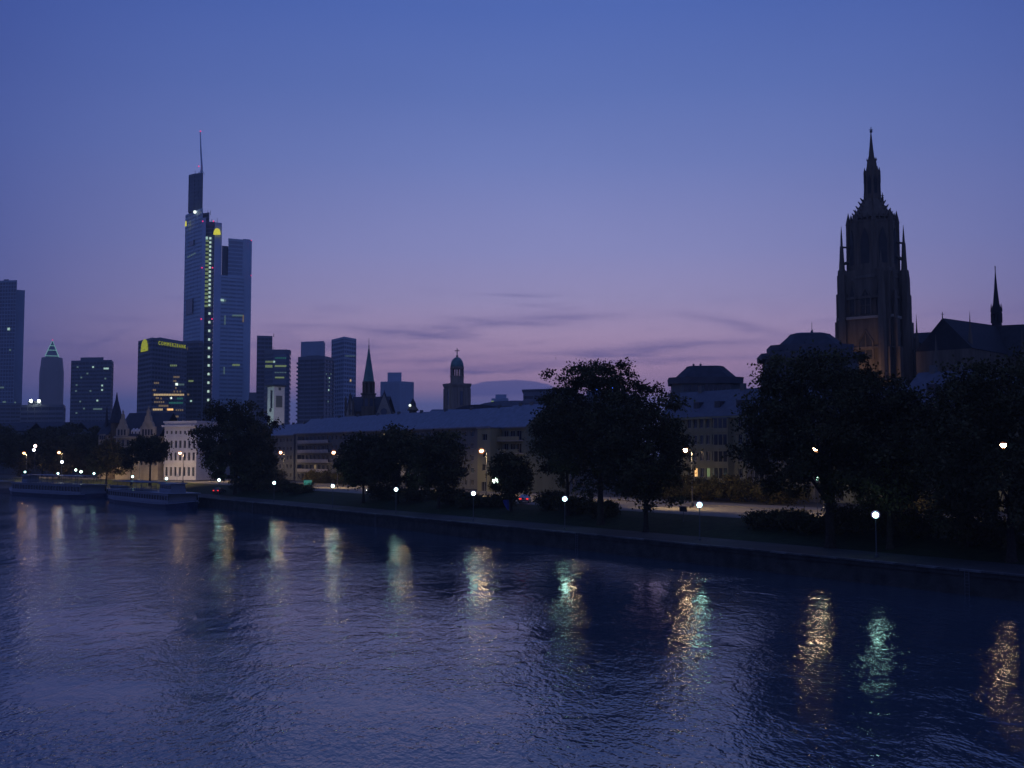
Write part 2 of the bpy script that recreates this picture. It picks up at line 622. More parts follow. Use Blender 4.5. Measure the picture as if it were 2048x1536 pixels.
water = MB().add([(-2900, -420, 0), (520, -420, 0), (520, 1900, 0), (-2900, 1900, 0)], [(0, 1, 2, 3)]).build('river_water', water_mat())
water['kind'] = 'structure'
water['label'] = 'dark blue rippled river reflecting dusk sky and lamps'
strip('quay_wall', [(0.0, -1.5), (0.2, 1.75), (0.05, 1.76), (0.05, 2.2)], M_QUAY, 'dark masonry quay wall at the edge of the river')
strip('promenade', [(0.05, 2.2), (9.0, 2.3)], M_PAVE, 'grey paved riverside promenade on top of the quay')
strip('lawn', [(9.0, 2.3), (13, 2.9), (17, 3.55), (21.8, 4.05)], M_GRASS, 'dark grass slope between promenade and quay street')
strip('street', [(21.8, 4.05), (22.3, 4.2), (32, 4.2), (32.05, 4.08), (44, 4.08), (44.05, 4.22), (52, 4.22)], M_ASPHALT, 'pale lamp-lit quay street with kerbs between lawn and houses')
strip('city_ground', [(52, 4.22), (120, 4.6), (400, 5.0), (2600, 5.0)], M_CITY, 'flat ground beneath the city')

_rq = random.Random(4)
quay = bpy.data.objects['quay_wall']
for k in range(150):
    u = -30 + k * 2.3
    if u > u_bend - 4:
        break
    L_ = 2.22
    if k < 5:
        _unit[('coping', k)] = MB().box(-L_ / 2, L_ / 2, -0.10, 0.52, 0.0, 0.16 + 0.02 * k / 4).mesh('coping_stone', mat('coping_granite_%s' % 'abcde'[k], (0.06 + 0.02 * k, 0.06 + 0.02 * k, 0.06 + 0.018 * k), 0.85, 0.25, 0.3, 2.0))
    x, y = UV(u, 93.0)
    put('coping_stone', _unit[('coping', _rq.randrange(5) if k > 4 else k)], quay, (x, y, 2.19 + _rq.uniform(-0.015, 0.02)), RIVER_ROT + _rq.uniform(-0.006, 0.006))
for u, lab in ((60, 0), (118, 1), (176, 2), (234, 3)):
    mb = MB()
    for sx in (-0.22, 0.22):
        mb.tube((sx, -0.16, -0.6), (sx, -0.16, 2.3), 0.035, 0.035, 6)
    for z in range(9):
        mb.tube((-0.22, -0.16, -0.4 + z * 0.3), (0.22, -0.16, -0.4 + z * 0.3), 0.025, 0.025, 6)
    x, y = UV(u, 93.0)
    put('ladder', mb.mesh('ladder', M_METAL), quay, (x, y, 0), RIVER_ROT)


# ------------------------------------------------------------------ trees
def crown_mesh(name, R, zc, Rz, clumps, per, leaf, rng, spread=1.3, flat=0.0, gaps=(), shift=None):
    cs, tint = [], []
    ph = rng.uniform(0, 6.28, size=9)
    for i in range(clumps):
        d = rng.normal(size=3)
        d /= (np.abs(d) ** 2.5).sum() ** 0.4
        r = rng.uniform(0.15, 1.0) ** 0.45
        lump = (1 + 0.10 * math.sin(3.1 * d[0] + ph[0]) * math.sin(2.7 * d[2] + ph[1]) + 0.13 * math.sin(5.3 * d[0] + 2.2 * d[1] + ph[2]) * math.sin(4.6 * d[2] + ph[3])
                + 0.09 * math.sin(8.7 * d[0] + ph[4]) * math.sin(7.9 * d[2] + ph[5]))
        p = d * r * lump
        zz = p[2]
        if zz < 0:
            zz *= (1 - flat)
        cs.append((p[0] * R, p[1] * R, zc + zz * Rz))
    cs = np.array(cs)
    N = clumps * per
    idx = np.repeat(np.arange(clumps), per)
    sg = spread * rng.uniform(0.6, 1.35, size=clumps)[idx]
    P = cs[idx] + rng.normal(size=(N, 3)) * sg[:, None] * np.array([0.62, 0.62, 0.46])
    for (ga, gb, gr) in gaps:
        ga, gb = np.array(ga) - shift, np.array(gb) - shift
        ab = gb - ga
        tt = np.clip(((P - ga) @ ab) / (ab @ ab), 0, 1)
        dist = np.linalg.norm(P - ga - tt[:, None] * ab, axis=1)
        keep = dist > gr
        P, idx = P[keep], idx[keep]
        N = len(P)
    # leaf quads (sprays): two random tangent vectors
    a = rng.normal(size=(N, 3))
    a /= np.linalg.norm(a, axis=1)[:, None]
    b = rng.normal(size=(N, 3))
    b -= a * np.sum(a * b, axis=1)[:, None]
    b /= np.linalg.norm(b, axis=1)[:, None]
    s = leaf * rng.uniform(0.6, 1.4, size=N)
    a *= s[:, None]
    b *= (s * 0.62)[:, None]
    V = np.empty((N, 4, 3))
    V[:, 0] = P - a
    V[:, 1] = P + b
    V[:, 2] = P + a * 1.1
    V[:, 3] = P - b
    me = bpy.data.meshes.new(name)
    me.vertices.add(N * 4)
    me.vertices.foreach_set('co', V.reshape(-1))
    me.loops.add(N * 4)
    me.loops.foreach_set('vertex_index', np.arange(N * 4, dtype=np.int32))
    me.polygons.add(N)
    me.polygons.foreach_set('loop_start', np.arange(0, N * 4, 4, dtype=np.int32))
    me.polygons.foreach_set('loop_total', np.full(N, 4, dtype=np.int32))
    ct = rng.uniform(0.55, 1.5, size=clumps)[idx] * rng.uniform(0.8, 1.2, size=N)
    col = np.ones((N, 4, 4), dtype=np.float32)
    col[:, :, 0] = (ct * rng.uniform(0.85, 1.15, size=N))[:, None]
    col[:, :, 1] = ct[:, None]
    col[:, :, 2] = ct[:, None]
    ca_ = me.color_attributes.new('tint', 'FLOAT_COLOR', 'CORNER')
    ca_.data.foreach_set('color', col.reshape(-1))
    me.materials.append(M_LEAF)
    me.update(calc_edges=True)
    me.validate()
    return me, cs


def tree(label, loc, h, R, cb, clumps=150, per=60, leaf=0.34, seed=1, spread=1.3, trunk_r=0.35, group=None, flat=0.0, name='broadleaf_tree', cat='tree', off=(0, 0), gaps=()):
    rng = np.random.default_rng(seed)
    t = thing(name, label, cat, loc, 0, group)
    Rz = (h - cb) / 2
    zc = cb + Rz
    me, cs = crown_mesh('crown', R, zc, Rz, clumps, per, leaf, rng, spread, flat, gaps, np.array(loc))
    o = bpy.data.objects.new('crown', me)
    C.objects.link(o)
    o.parent = t
    o.location = (off[0], off[1], 0)
    mb = MB()
    top = Vector((off[0] * 0.6 + rng.normal() * 0.2, off[1] * 0.6, zc * 0.95))
    mid = Vector((off[0] * 0.2, 0, cb * 0.9))
    mb.lathe([(trunk_r * 1.7, -0.3), (trunk_r * 1.15, 0.5), (trunk_r, 1.2)], 9)
    mb.tube((0, 0, 1.1), mid, trunk_r, trunk_r * 0.8, 9)
    mb.tube(mid, top, trunk_r * 0.8, trunk_r * 0.3, 8)
    for k in range(12):
        c = Vector(cs[int(rng.integers(len(cs)))]) + Vector((off[0], off[1], 0))
        f = rng.uniform(0.0, 0.75)
        s = mid.lerp(top, f)
        m2 = s.lerp(c, 0.5) + Vector((0, 0, 0.4))
        mb.tube(s, m2, trunk_r * 0.42 * (1 - 0.5 * f), trunk_r * 0.25, 6)
        mb.tube(m2, c, trunk_r * 0.25, 0.05, 5)
    mb.build('trunk', M_BARK, t)
    return t


def ground(v):
    return float(np.interp(v, [93, 102, 106, 110, 114.8, 115.3, 200], [2.2, 2.3, 2.9, 3.55, 4.05, 4.2, 4.22]))


def at_uv(px, v, z=None):
    return (*UV(UX(px, v), v), ground(v) - 0.05)


# ------------------------------------------------------------------ facade buildings along the quay
def windowset(parent, openings, depth, lit=None, bars=True, name='window', y=0.0):
    """a window thing-part for every opening: glass with a frame as its own piece"""
    lit = lit or {}
    for i, (a, b, c, d) in enumerate(openings):
        m = lit.get(i, M_GLASS)
        w = put(name, unit(m, name, 0.0, 0.05), parent, ((a + b) / 2, y + depth - 0.02, (c + d) / 2), 0, (b - a + 0.04, 1, d - c + 0.04))
        if bars:
            fr = MB()
            W_, H_ = b - a, d - c
            t_ = 0.07
            fr.box(-W_ / 2, W_ / 2, -0.05, -0.005, -H_ / 2, -H_ / 2 + t_).box(-W_ / 2, W_ / 2, -0.05, -0.005, H_ / 2 - t_, H_ / 2)
            fr.box(-W_ / 2, -W_ / 2 + t_, -0.05, -0.005, -H_ / 2 + t_, H_ / 2 - t_).box(W_ / 2 - t_, W_ / 2, -0.05, -0.005, -H_ / 2 + t_, H_ / 2 - t_)
            fr.box(-0.03, 0.03, -0.045, -0.005, -H_ / 2 + t_, H_ / 2 - t_)
            key = ('frame', round(W_, 2), round(H_, 2))
            if key not in _unit:
                _unit[key] = fr.mesh('frame', M_FRAME)
            f = put('frame', _unit[key], w, (0, 0, 0))
            f.matrix_parent_inverse = Matrix.Diagonal((1 / (b - a + 0.04), 1, 1 / (d - c + 0.04), 1))


def body(parent, w, h, D, openings, m, depth=0.22, name='wall', gable_z=None):
    mb = MB()
    mb.facade(0, w, 0, h, openings, depth)
    mb.add([(0, D, 0), (w, D, 0), (w, D, h), (0, D, h)], [(1, 0, 3, 2)])
    if gable_z:
        ym = D / 2
        mb.add([(0, 0, 0), (0, D, 0), (0, D, h), (0, ym, gable_z), (0, 0, h)], [(1, 0, 4, 3, 2)])
        mb.add([(w, 0, 0), (w, D, 0), (w, D, h), (w, ym, gable_z), (w, 0, h)], [(0, 1, 2, 3, 4)])
    else:
        mb.add([(0, 0, 0), (0, D, 0), (0, D, h), (0, 0, h)], [(1, 0, 3, 2)])
        mb.add([(w, 0, 0), (w, D, 0), (w, D, h), (w, 0, h)], [(0, 1, 2, 3)])
        mb.add([(0, 0, h), (w, 0, h), (w, D, h), (0, D, h)], [(0, 1, 2, 3)])
    return mb.build(name, m, parent)


G = 4.22   # street level in front of the buildings


def apartment(label, pxa, pxb, v, h, D, rise, m, storeys, win_w, pitch, balc=(), lit=None, seed=0, rough_skip=(), group='apartment blocks along the quay street'):
    ua, ub = UX(pxa, v), UX(pxb, v)
    w = ua - ub
    t = thing('apartment_block', label, 'apartment block', (*UV(ua, v), G), RIVER_ROT, group)
    sh = (h - 0.5) / storeys
    ops, n = [], int((w - 1.0) / pitch)
    x_off = (w - n * pitch) / 2
    lit_map, rng = {}, random.Random(seed)
    for s in range(storeys):
        for k in range(n):
            cx = x_off + (k + 0.5) * pitch
            inb = any(a <= cx <= b for a, b, *_ in balc)
            ww = win_w if not inb else min(pitch * 0.8, 2.0)
            z0 = s * sh + (0.95 if not inb else 0.15)
            z1 = s * sh + 2.35
            ops.append((cx - ww / 2, cx + ww / 2, z0, z1))
            for (lx, ls, lm) in (lit or ()):
                if s == ls and abs(cx - lx) <= pitch / 2:
                    lit_map[len(ops) - 1] = lm
    body(t, w, h, D, ops, m, 0.22, gable_z=h + rise)
    windowset(t, ops, 0.22, lit_map)
    MB().gable(0, w, 0, D, h, h + rise, 0.55, 0.22).build('roof', M_SLATE, t)
    MB().box(-0.5, w + 0.5, -0.66, -0.52, h - 0.62, h - 0.44).build('gutter', M_METAL, t)
    for k in range(3 + int(w / 18)):
        cx = w * (k + 0.6) / (3 + int(w / 18))
        rz = h + rise
        MB().box(cx - 0.4, cx + 0.4, D / 2 - 0.35, D / 2 + 0.35, rz - 0.4, rz + 0.8).build('chimney', M_GREY, t)
    for (a, b, *ss) in balc:
        for s in range(1, storeys):
            bo = MB().box(a, b, -1.3, -0.003, s * sh - 0.12, s * sh + 0.06).build('balcony', M_BALC, t)
            MB().box(a, b, -1.35, -1.25, s * sh + 0.08, s * sh + 1.0).build('parapet', ss[0] if ss else M_BALC, bo)
            MB().box(a - 0.12, a - 0.003, -1.35, -0.003, s * sh - 0.12, s * sh + 2.3).build('screen', m, bo)
    return t, w, sh


# ------------------------------------------------------------------ far towers
def off_poly(poly, d):
    P = [Vector(p) for p in poly]
    n = len(P)
    out = []
    for i in range(n):
        a, b, c = P[i - 1], P[i], P[(i + 1) % n]
        e1, e2 = (b - a).normalized(), (c - b).normalized()
        n1, n2 = Vector((e1.y, -e1.x)), Vector((e2.y, -e2.x))
        k = (n1 + n2)
        k = k / max(0.3, k.length_squared) * 2
        out.append(b + k * d)
    return out


def tower_mass(parent, poly, z0, z1, glass, panel, fh=3.8, band=0.42, mull=4.0, name='wall', bandname='floor_band', d=0.35):
    """a glazed core with a proud spandrel round every floor and mullions between them"""
    MB().prism(poly, z0, z1).build(name, glass, parent)
    mb = MB()
    n = int((z1 - z0) / fh)
    outer = off_poly(poly, d)
    for k in range(n + 1):
        z = z0 + k * fh
        if z + fh * band < z1:
            mb.prism(outer, z, z + fh * band)
    mb.prism(off_poly(poly, d + 0.1), z1 - 1.2, z1 + 0.8)
    mb.build(bandname, panel, parent, kind='stuff')
    if mull:
        mm = MB()
        P = [Vector(p) for p in off_poly(poly, d * 0.6)]
        for i in range(len(P)):
            a, b = P[i], P[(i + 1) % len(P)]
            L = (b - a).length
            q = max(1, int(L / mull))
            dv = (b - a).normalized()
            for j in range(q + 1):
                c = a.lerp(b, j / q)
                mm.obox(c - dv * 0.2, c + dv * 0.2, 0.5, z0, z1 - 0.5)
        mm.build('mullion', panel, parent, kind='stuff')


def lit_on(parent, A, B, pxA, pxB, items, w=1.8, h=1.6, proud=0.75, name='window'):
    """lit windows on the face A-B (local xy of parent) that spans pxA..pxB: items (px0, px1, py, step, material)"""
    A, B = Vector(A), Vector(B)
    d = (B - A).normalized()
    nrm = Vector((d.y, -d.x))
    rot = math.atan2(d.y, d.x)
    base = parent.location
    for it in items:
        p0, p1, py, step, m = it[:5]
        ww, hh = (it[5], it[6]) if len(it) > 5 else (w, h)
        x = p0
        while x <= p1 + 0.01:
            tt = (x - pxA) / (pxB - pxA)
            c = A + (B - A) * tt + nrm * proud
            z = zat(py, (c + Vector(base[:2])).y) - base.z
            put(name, unit(m, name), parent, (c.x, c.y, z), rot, (ww, 1, hh))
            x += step


def loc_of(poly, z=5.0):
    P = [Vector(p) for p in poly]
    c = sum(P, Vector((0, 0))) / len(P)
    return Vector((c.x, c.y, z))


def rel(poly, L):
    return [(p[0] - L.x, p[1] - L.y) for p in poly]

# ================================================================== FAR TOWERS
def simple_tower(name, label, cat, corners, top, glass, panel, fh=3.8, band=0.42, mull=4.0, group=None):
    """corners: (px, Y) counter-clockwise from above, front edge first; top: image row of the top at the first corner"""
    poly = [W(px, Y, 740) for px, Y in corners]
    L = loc_of(poly)
    t = thing(name, label, cat, L, 0, group)
    R = rel(poly, L)
    h = zat(top, corners[0][1]) - L.z
    tower_mass(t, R, 0, h, glass, panel, fh, band, mull)
    return t, R, h, L


# 1 far left slab tower with vertical ribs
t, R, h, L = simple_tower('slab_tower', 'tall ribbed slab tower cut by the left edge of the photo', 'skyscraper',
                          [(-60, 1110), (28, 1100), (28, 1130), (-60, 1140)], 565, M_BLUEGLASS, M_PANEL2, 3.7, 0.2, 3.0)
P2 = rel([W(27.5, 1108), W(45, 1112), W(45, 1135), W(27.5, 1131)], L)
MB().prism(P2, 0, zat(580, 1110) - L.z).build('side_wing', M_PANEL2, t)
P3 = rel([W(-60, 1085), W(43, 1085), W(43, 1098), W(-60, 1100)], L)
tower_mass(t, P3, 0, zat(808, 1085) - L.z, M_DARKGLASS, M_PANELDK, 3.8, 0.4, 5, 'podium', 'podium_band')
MB().prism(rel([W(2, 1112), W(12, 1112), W(12, 1125), W(2, 1125)], L), h + 0.9, h + 3.6).build('plant_room', M_PANELDK, t)
A, B = R[0], R[1]
lit_on(t, A, B, -60, 28, [(16, 16, 658, 3, W_COOL, 2.6, 2.4), (4, 8, 775, 4, W_COOLD), (10, 13, 804, 3, W_COOLD), (33, 33, 805, 4, W_COOLD), (20, 20, 700, 3, W_COOLD)])

# 2 pyramid topped tower
Lm = at(103, 760, 2400)
Lm.z = 5
t = thing('pyramid_tower', 'distant slim tower with glowing open pyramid top and stepped shoulders', 'skyscraper', Lm, 0)
k = 2400 / F_PX


def sq(hw, cx=0.0, cy=0.0, rot=0.35):
    return [(cx + hw * math.sqrt(2) * math.cos(rot + math.pi / 4 + i * math.pi / 2 + math.pi), cy + hw * math.sqrt(2) * math.sin(rot + math.pi / 4 + i * math.pi / 2 + math.pi)) for i in range(4)]


def zz(py, Y, base=5.0):
    return zat(py, Y) - base


tower_mass(t, sq(19.5), 0, zz(738, 2400), M_GRANITE, M_GRANITE, 4, 0.35, 5)
mb = MB()
mb.lathe([(25, 0), (25, zz(746, 2400)), (23, zz(730, 2400)), (21.5, zz(716, 2400)), (14.5, zz(714.5, 2400))], 20)
mb.build('drum', M_GRANITE, t)
pz0, pz1 = zz(714, 2400), zz(683, 2400)
mb = MB().prism(sq(13), pz0, pz1, sq(0.5))
mb.build('pyramid', M_PANELDK, t)
pyr = MB()
b4, t4 = sq(13.6), sq(0.8)
for i in range(4):
    pyr.tube((*b4[i], pz0 + .5), (*t4[i], pz1 + 0.4), 0.75, 0.6, 5)
for f in (0.04, 0.42, 0.72):
    q = [Vector((*b4[i], pz0)).lerp(Vector((*t4[i], pz1)), f) for i in range(4)]
    for i in range(4):
        pyr.tube(q[i], q[(i + 1) % 4], 0.7, 0.7, 5)
pyr.build('glowing_frame', emis('pyramid_glow', (0.30, 0.70, 0.68), 0.55), t)
put('beacon', MB().ball((0, 0, 0), 1.3, 8, 6).mesh('beacon', M_RED), t, (0, 0, zz(680, 2400)))

# 3 broad dark office tower with scattered lights
t, R, h, L = simple_tower('office_tower', 'broad flat-topped dark office tower with scattered lit windows', 'office tower',
                          [(143, 1100), (222, 1090), (226, 1115), (146, 1130)], 723, M_DARKGLASS, M_PANELDK, 3.8, 0.5, 4)
MB().prism(rel([W(160, 1100), W(206, 1096), W(206, 1112), W(160, 1118)], L), h + 0.9, h + 4).build('plant_room', M_PANELDK, t)
lit_on(t, R[0], R[1], 143, 222, [(156, 156, 734, 3, W_COOLD), (187, 187, 734, 3, W_COOL), (210, 217, 737, 3.2, W_COOL), (155, 155, 770, 3, W_COOLD),
                                  (154, 154, 782, 3, W_COOLD), (164, 164, 755, 3, W_COOLD), (183, 183, 782, 3, W_COOLD), (206, 206, 771, 3, W_COOL),
                                  (206, 206, 780, 3, W_COOL), (197, 197, 801, 3, W_COOL), (171, 171, 817, 3, W_COOLD), (156, 156, 826, 3, W_COOLD),
                                  (191, 206, 818, 3.6, W_COOLD), (163, 163, 803, 3, W_COOLD), (212, 212, 757, 3, W_COOLD), (176, 176, 747, 3, W_COOLD)])

# 4 low dark roof block with two floodlights, left
t, R, h, L = simple_tower('roof_block', 'low dark block with two white floodlights on its roof', 'office building',
                          [(44, 905), (128, 895), (132, 930), (48, 940)], 812, M_DARKGLASS, M_PANELDK, 3.8, 0.5, 6)
MB().prism(rel([W(57, 905), W(84, 902), W(84, 915), W(57, 918)], L), h + 0.9, h + 4.2).build('plant_room', M_PANELDK, t)
for px in (62, 78):
    p = at(px, 802, 900)
    fl = MB().ball((0, 0, 0), 1.1, 10, 7).mesh('floodlight', M_FLOOD)
    o = put('floodlight', fl, t, (p.x - L.x, p.y - L.y, p.z - L.z))
    pole = MB().tube((0, 0.6, -6), (0, 0.6, 0.4), 0.18).box(-0.9, 0.9, 0.5, 1.1, -0.9, 0.9).build('bracket', M_METAL, o)

# 5 dark office slab with the yellow sign
poly = [W(276, 985), W(303, 955), W(372, 1000), W(345, 1030)]
L = loc_of(poly)
t = thing('sign_office_block', 'dark office block with yellow roof sign and rows of warm windows', 'office building', L, 0)
R = rel(poly, L)
h = zat(677, 955) - L.z
tower_mass(t, R, 0, h, M_DARKGLASS, M_PANELDK, 4.0, 0.45, 4)
MB().prism(rel([W(296, 985), W(318, 972), W(360, 1003), W(338, 1015)], L), h + 0.9, h + 2.8).build('plant_room', M_PANELDK, t)
items = [(308, 316, 766, 3.4, W_WARMD), (346, 356, 754, 3.2, W_WARMD), (346, 352, 762, 3.2, W_WARMD), (351.5, 351.5, 768.5, 3, W_BRIGHT, 3.0, 2.0), (356, 366, 769, 3.2, W_COOLD),
         (350, 350, 776, 3, W_WARMD), (306, 311, 780, 3.2, W_WARMD), (347, 365, 783, 6.2, W_WARMD), (308, 366, 789.5, 3.2, W_WARM), (341, 341, 796, 3, W_BRIGHT), (354, 366, 797, 3.2, W_TEAL),
         (321, 321, 797, 3, W_WARMD), (309, 326, 804, 4.2, W_WARMD), (338, 365, 805.7, 3.2, W_TEAL), (318, 337, 811.6, 3.2, W_WARMD), (307, 324, 819, 3.2, W_WARM),
         (335, 344, 819, 3.0, W_HOT), (352, 365, 820, 4.2, W_WARMD), (339, 350, 731, 3.6, W_GREEN), (312, 318, 796, 3.2, W_WARMD), (352, 358, 833, 3.2, W_WARMD)]
lit_on(t, R[1], R[2], 303, 372, items, 1.5, 1.6)


def logo_mb():
    """quarter-round fan of wedges, 1 wide and 1 high, in the plane y = 0"""
    mb = MB()
    out = [(-0.5, 0.0), (-0.47, 0.34), (-0.38, 0.70), (-0.16, 0.94), (0.16, 0.94), (0.38, 0.70), (0.47, 0.34), (0.5, 0.0)]
    inn = [(-0.10, 0.0), (-0.09, 0.06), (-0.07, 0.12), (-0.03, 0.16), (0.03, 0.16), (0.07, 0.12), (0.09, 0.06), (0.10, 0.0)]
    for i in range(len(out) - 1):
        a, b, c, d = out[i], out[i + 1], inn[i + 1], inn[i]
        f = 0.04
        a2 = (a[0] + (b[0] - a[0]) * f, a[1] + (b[1] - a[1]) * f)
        b2 = (b[0] - (b[0] - a[0]) * f, b[1] - (b[1] - a[1]) * f)
        vs = [(p[0], y, p[1]) for y in (-0.02, 0.02) for p in (a2, b2, c, d)]
        mb.add(vs, [(0, 1, 2, 3), (7, 6, 5, 4), (0, 4, 5, 1), (1, 5, 6, 2), (2, 6, 7, 3), (3, 7, 4, 0)])
    mb.box(-0.09, 0.09, -0.02, 0.02, 0.0, 0.10)
    return mb


logo_y = logo_mb().mesh('emblem', M_LOGO)
logo_g = logo_mb().mesh('emblem', M_LOGOG)


def face_item(parent, A, B, tt, z, me, scale, name, proud=0.9):
    A, B = Vector(A), Vector(B)
    d = (B - A).normalized()
    c = A + (B - A) * tt + Vector((d.y, -d.x)) * proud
    return put(name, me, parent, (c.x, c.y, z), math.atan2(d.y, d.x), scale)


face_item(t, R[0], R[1], 0.5, zat(703, 970) - L.z, logo_g, (20, 1, 11.5), 'emblem')
face_item(t, R[0], R[1], 0.15, zat(703, 970) - L.z, MB().box(-0.02, 0.02, -0.1, 0.1, 0, 0.02).mesh('sign_bracket', M_METAL), (1, 1, 1), 'sign_bracket')
# lettering
fc = bpy.data.curves.new('lettering', 'FONT')
fc.body = 'COMMERZBANK'
fc.size = 4.7
fc.extrude = 0.12
fc.space_character = 1.45
fc.align_x = 'CENTER'
fc.materials.append(M_LOGOG)
tmp = bpy.data.objects.new('lettering', fc)
C.objects.link(tmp)
bpy.context.view_layer.update()
me = bpy.data.meshes.new_from_object(tmp.evaluated_get(bpy.context.evaluated_depsgraph_get()))
bpy.data.objects.remove(tmp)
A, B = Vector(R[1]), Vector(R[2])
d = (B - A).normalized()
c = A + (B - A) * 0.55 + Vector((d.y, -d.x)) * 1.0
xs_ = [v.co.x for v in me.vertices]
fo = put('lettering', me, t, (c.x, c.y, zat(693.0, 978) - L.z), 0, ((B - A).length * 0.80 / (max(xs_) - min(xs_)), 1, 1))
fo.rotation_euler = (math.pi / 2, 0, math.atan2(d.y, d.x))

# 6 the tallest tower: three wings, stepped tops, mast
YB = 1050
Lc = at(430, 760, 1075)
Lc.z = 5.0
T = thing('mast_tower', 'tallest stepped skyscraper with lit central strip, yellow emblems and antenna mast', 'skyscraper', Lc, 0)


def tz(py, Y=YB):
    return zat(py, Y) - Lc.z


def tp(corners):
    return rel([W(px, Y, 640) for px, Y in corners], Lc)


left = tp([(368, 1080), (386, 1062), (401, 1050), (402, 1085), (384, 1096)])
tower_mass(T, left, 0, tz(425, 1065), M_TGLASS, M_PANEL3, 3.8, 0.55, 6, 'left_wing', 'floor_band')
core = tp([(373, 1068), (384, 1063), (392, 1061), (400, 1060), (400, 1079), (376, 1082)])
tower_mass(T, core, tz(425, 1065) + 0.9, tz(350, 1065), M_PANELDK, M_PANELDK, 3.8, 0.5, 5, 'core_tower', 'core_band')
c2 = tp([(400.5, 1056), (414, 1052), (414, 1075), (401, 1082)])
tower_mass(T, c2, 0, tz(428, 1055), M_DARKGLASS, M_PANELDK, 3.8, 0.5, 5, 'stair_tower', 'stair_band')
# centre: light flanks and a recessed glazed strip
MB().prism(tp([(401.5, 1047), (408.5, 1045), (408.5, 1056), (402, 1058)]), 0, tz(436, 1047)).build('pier', M_PANEL, T)
MB().prism(tp([(426.5, 1044), (440.5, 1047), (441, 1066), (427, 1062)]), 0, tz(445, 1045)).build('pier', M_PANEL, T)
strip_poly = tp([(409, 1049), (426, 1048), (426, 1062), (409, 1062)])
tower_mass(T, strip_poly, 0, tz(445, 1048), M_DARKGLASS, M_PANELDK, 3.8, 0.25, 0, 'glazed_strip', 'strip_band', 0.2)
# right wing
MB().prism(tp([(441.5, 1056), (454, 1059), (455, 1075), (442, 1080)]), 0, tz(492, 1058)).build('inner_wing', M_PANELDK, T)
rw = tp([(441.2, 1049), (487, 1060), (487, 1085), (442, 1080)])
tower_mass(T, rw, 0, tz(553, 1052), M_TGLASS, M_PANEL3, 3.8, 0.55, 7, 'right_wing', 'floor_band')
rt = tp([(454.5, 1054), (487, 1061), (487, 1085), (456, 1078)])
tower_mass(T, rt, tz(553, 1052) + 0.9, tz(479, 1056), M_TGLASS, M_PANEL3, 3.8, 0.3, 0, 'sky_garden', 'garden_band', 0.2)
# rounded light corner
cor = []
c0 = Vector(tp([(489, 1066)])[0])
for i in range(9):
    a = -math.pi / 2 - 0.25 + i * (math.pi / 2 + 0.5) / 8
    cor.append((c0.x + 6.0 * math.cos(a), c0.y + 6.0 * math.sin(a)))
cor += [(c0.x + 1, c0.y + 18), (c0.x - 3, c0.y + 12)]
MB().prism(cor, 0, tz(478, 1060)).build('corner_pier', M_PANEL3, T)
# crowns and masts
mb = MB()
for px, Yq, p0, p1, r in ((385, 1075, 350, 341, .25), (392, 1070, 350, 343, .25), (396, 1066, 350, 344, .3), (417, 1055, 428, 421, .25), (412, 1056, 428, 420, .25),
                          (431, 1052, 445, 436, .25), (420, 1055, 445, 438, .25)):
    q = tp([(px, Yq)])[0]
    mb.tube((*q, tz(p0, Yq) - 1), (*q, tz(p1, Yq)), r, r * 0.7, 5)
mb.build('roof_mast', M_METAL, T)
q = Vector(tp([(397.5, 1066)])[0])
qt = at(400.5, 262, 1066) - Lc
ant = MB()
ant.tube((q.x, q.y, tz(352, 1066)), (q.x + 0.3, q.y, tz(334, 1066)), 1.3, 1.1, 8)
ant.tube((q.x + 0.3, q.y, tz(334, 1066)), (q.x + (qt.x - q.x) * .5, q.y, tz(300, 1066)), 0.95, 0.8, 8)
ant.tube((q.x + (qt.x - q.x) * .5, q.y, tz(300, 1066)), (qt.x, q.y, tz(264, 1066)), 0.7, 0.45, 8)
for k in range(3):
    a = k * 2.1
    ant.tube((q.x + 3.2 * math.cos(a), q.y + 3.2 * math.sin(a), tz(349, 1066)), (q.x, q.y, tz(337, 1066)), 0.25, 0.2, 5)
ant.build('antenna', M_PANEL3, T)
bea = MB().ball((0, 0, 0), 0.7, 8, 6).mesh('beacon', M_RED)
for px, py, Yq in ((401, 262.5, 1064), (397.5, 332.5, 1063), (405.5, 442.5, 1040), (427, 442.5, 1040), (404, 535.5, 1040), (425, 535.5, 1040),
                   (402.5, 638, 1040), (424, 638, 1040), (502.5, 481, 1056), (502, 551, 1056)):
    p = at(px, py, Yq) - Lc
    put('beacon', bea, T, p, 0, (0.75,) * 3 if px > 500 else None)
put('roof_light', MB().ball((0, 0, 0), 1.6, 10, 7).mesh('roof_light', W_BRIGHT), T, at(389.8, 424, 1056) - Lc)
put('emblem', logo_y, T, at(434, 469.5, 1042) - Lc, 0.06, (6.9, 1, 6.6))
put('emblem', logo_y, T, at(371.5, 452.5, 1068) - Lc, -0.85, (4.0, 1, 5.6))
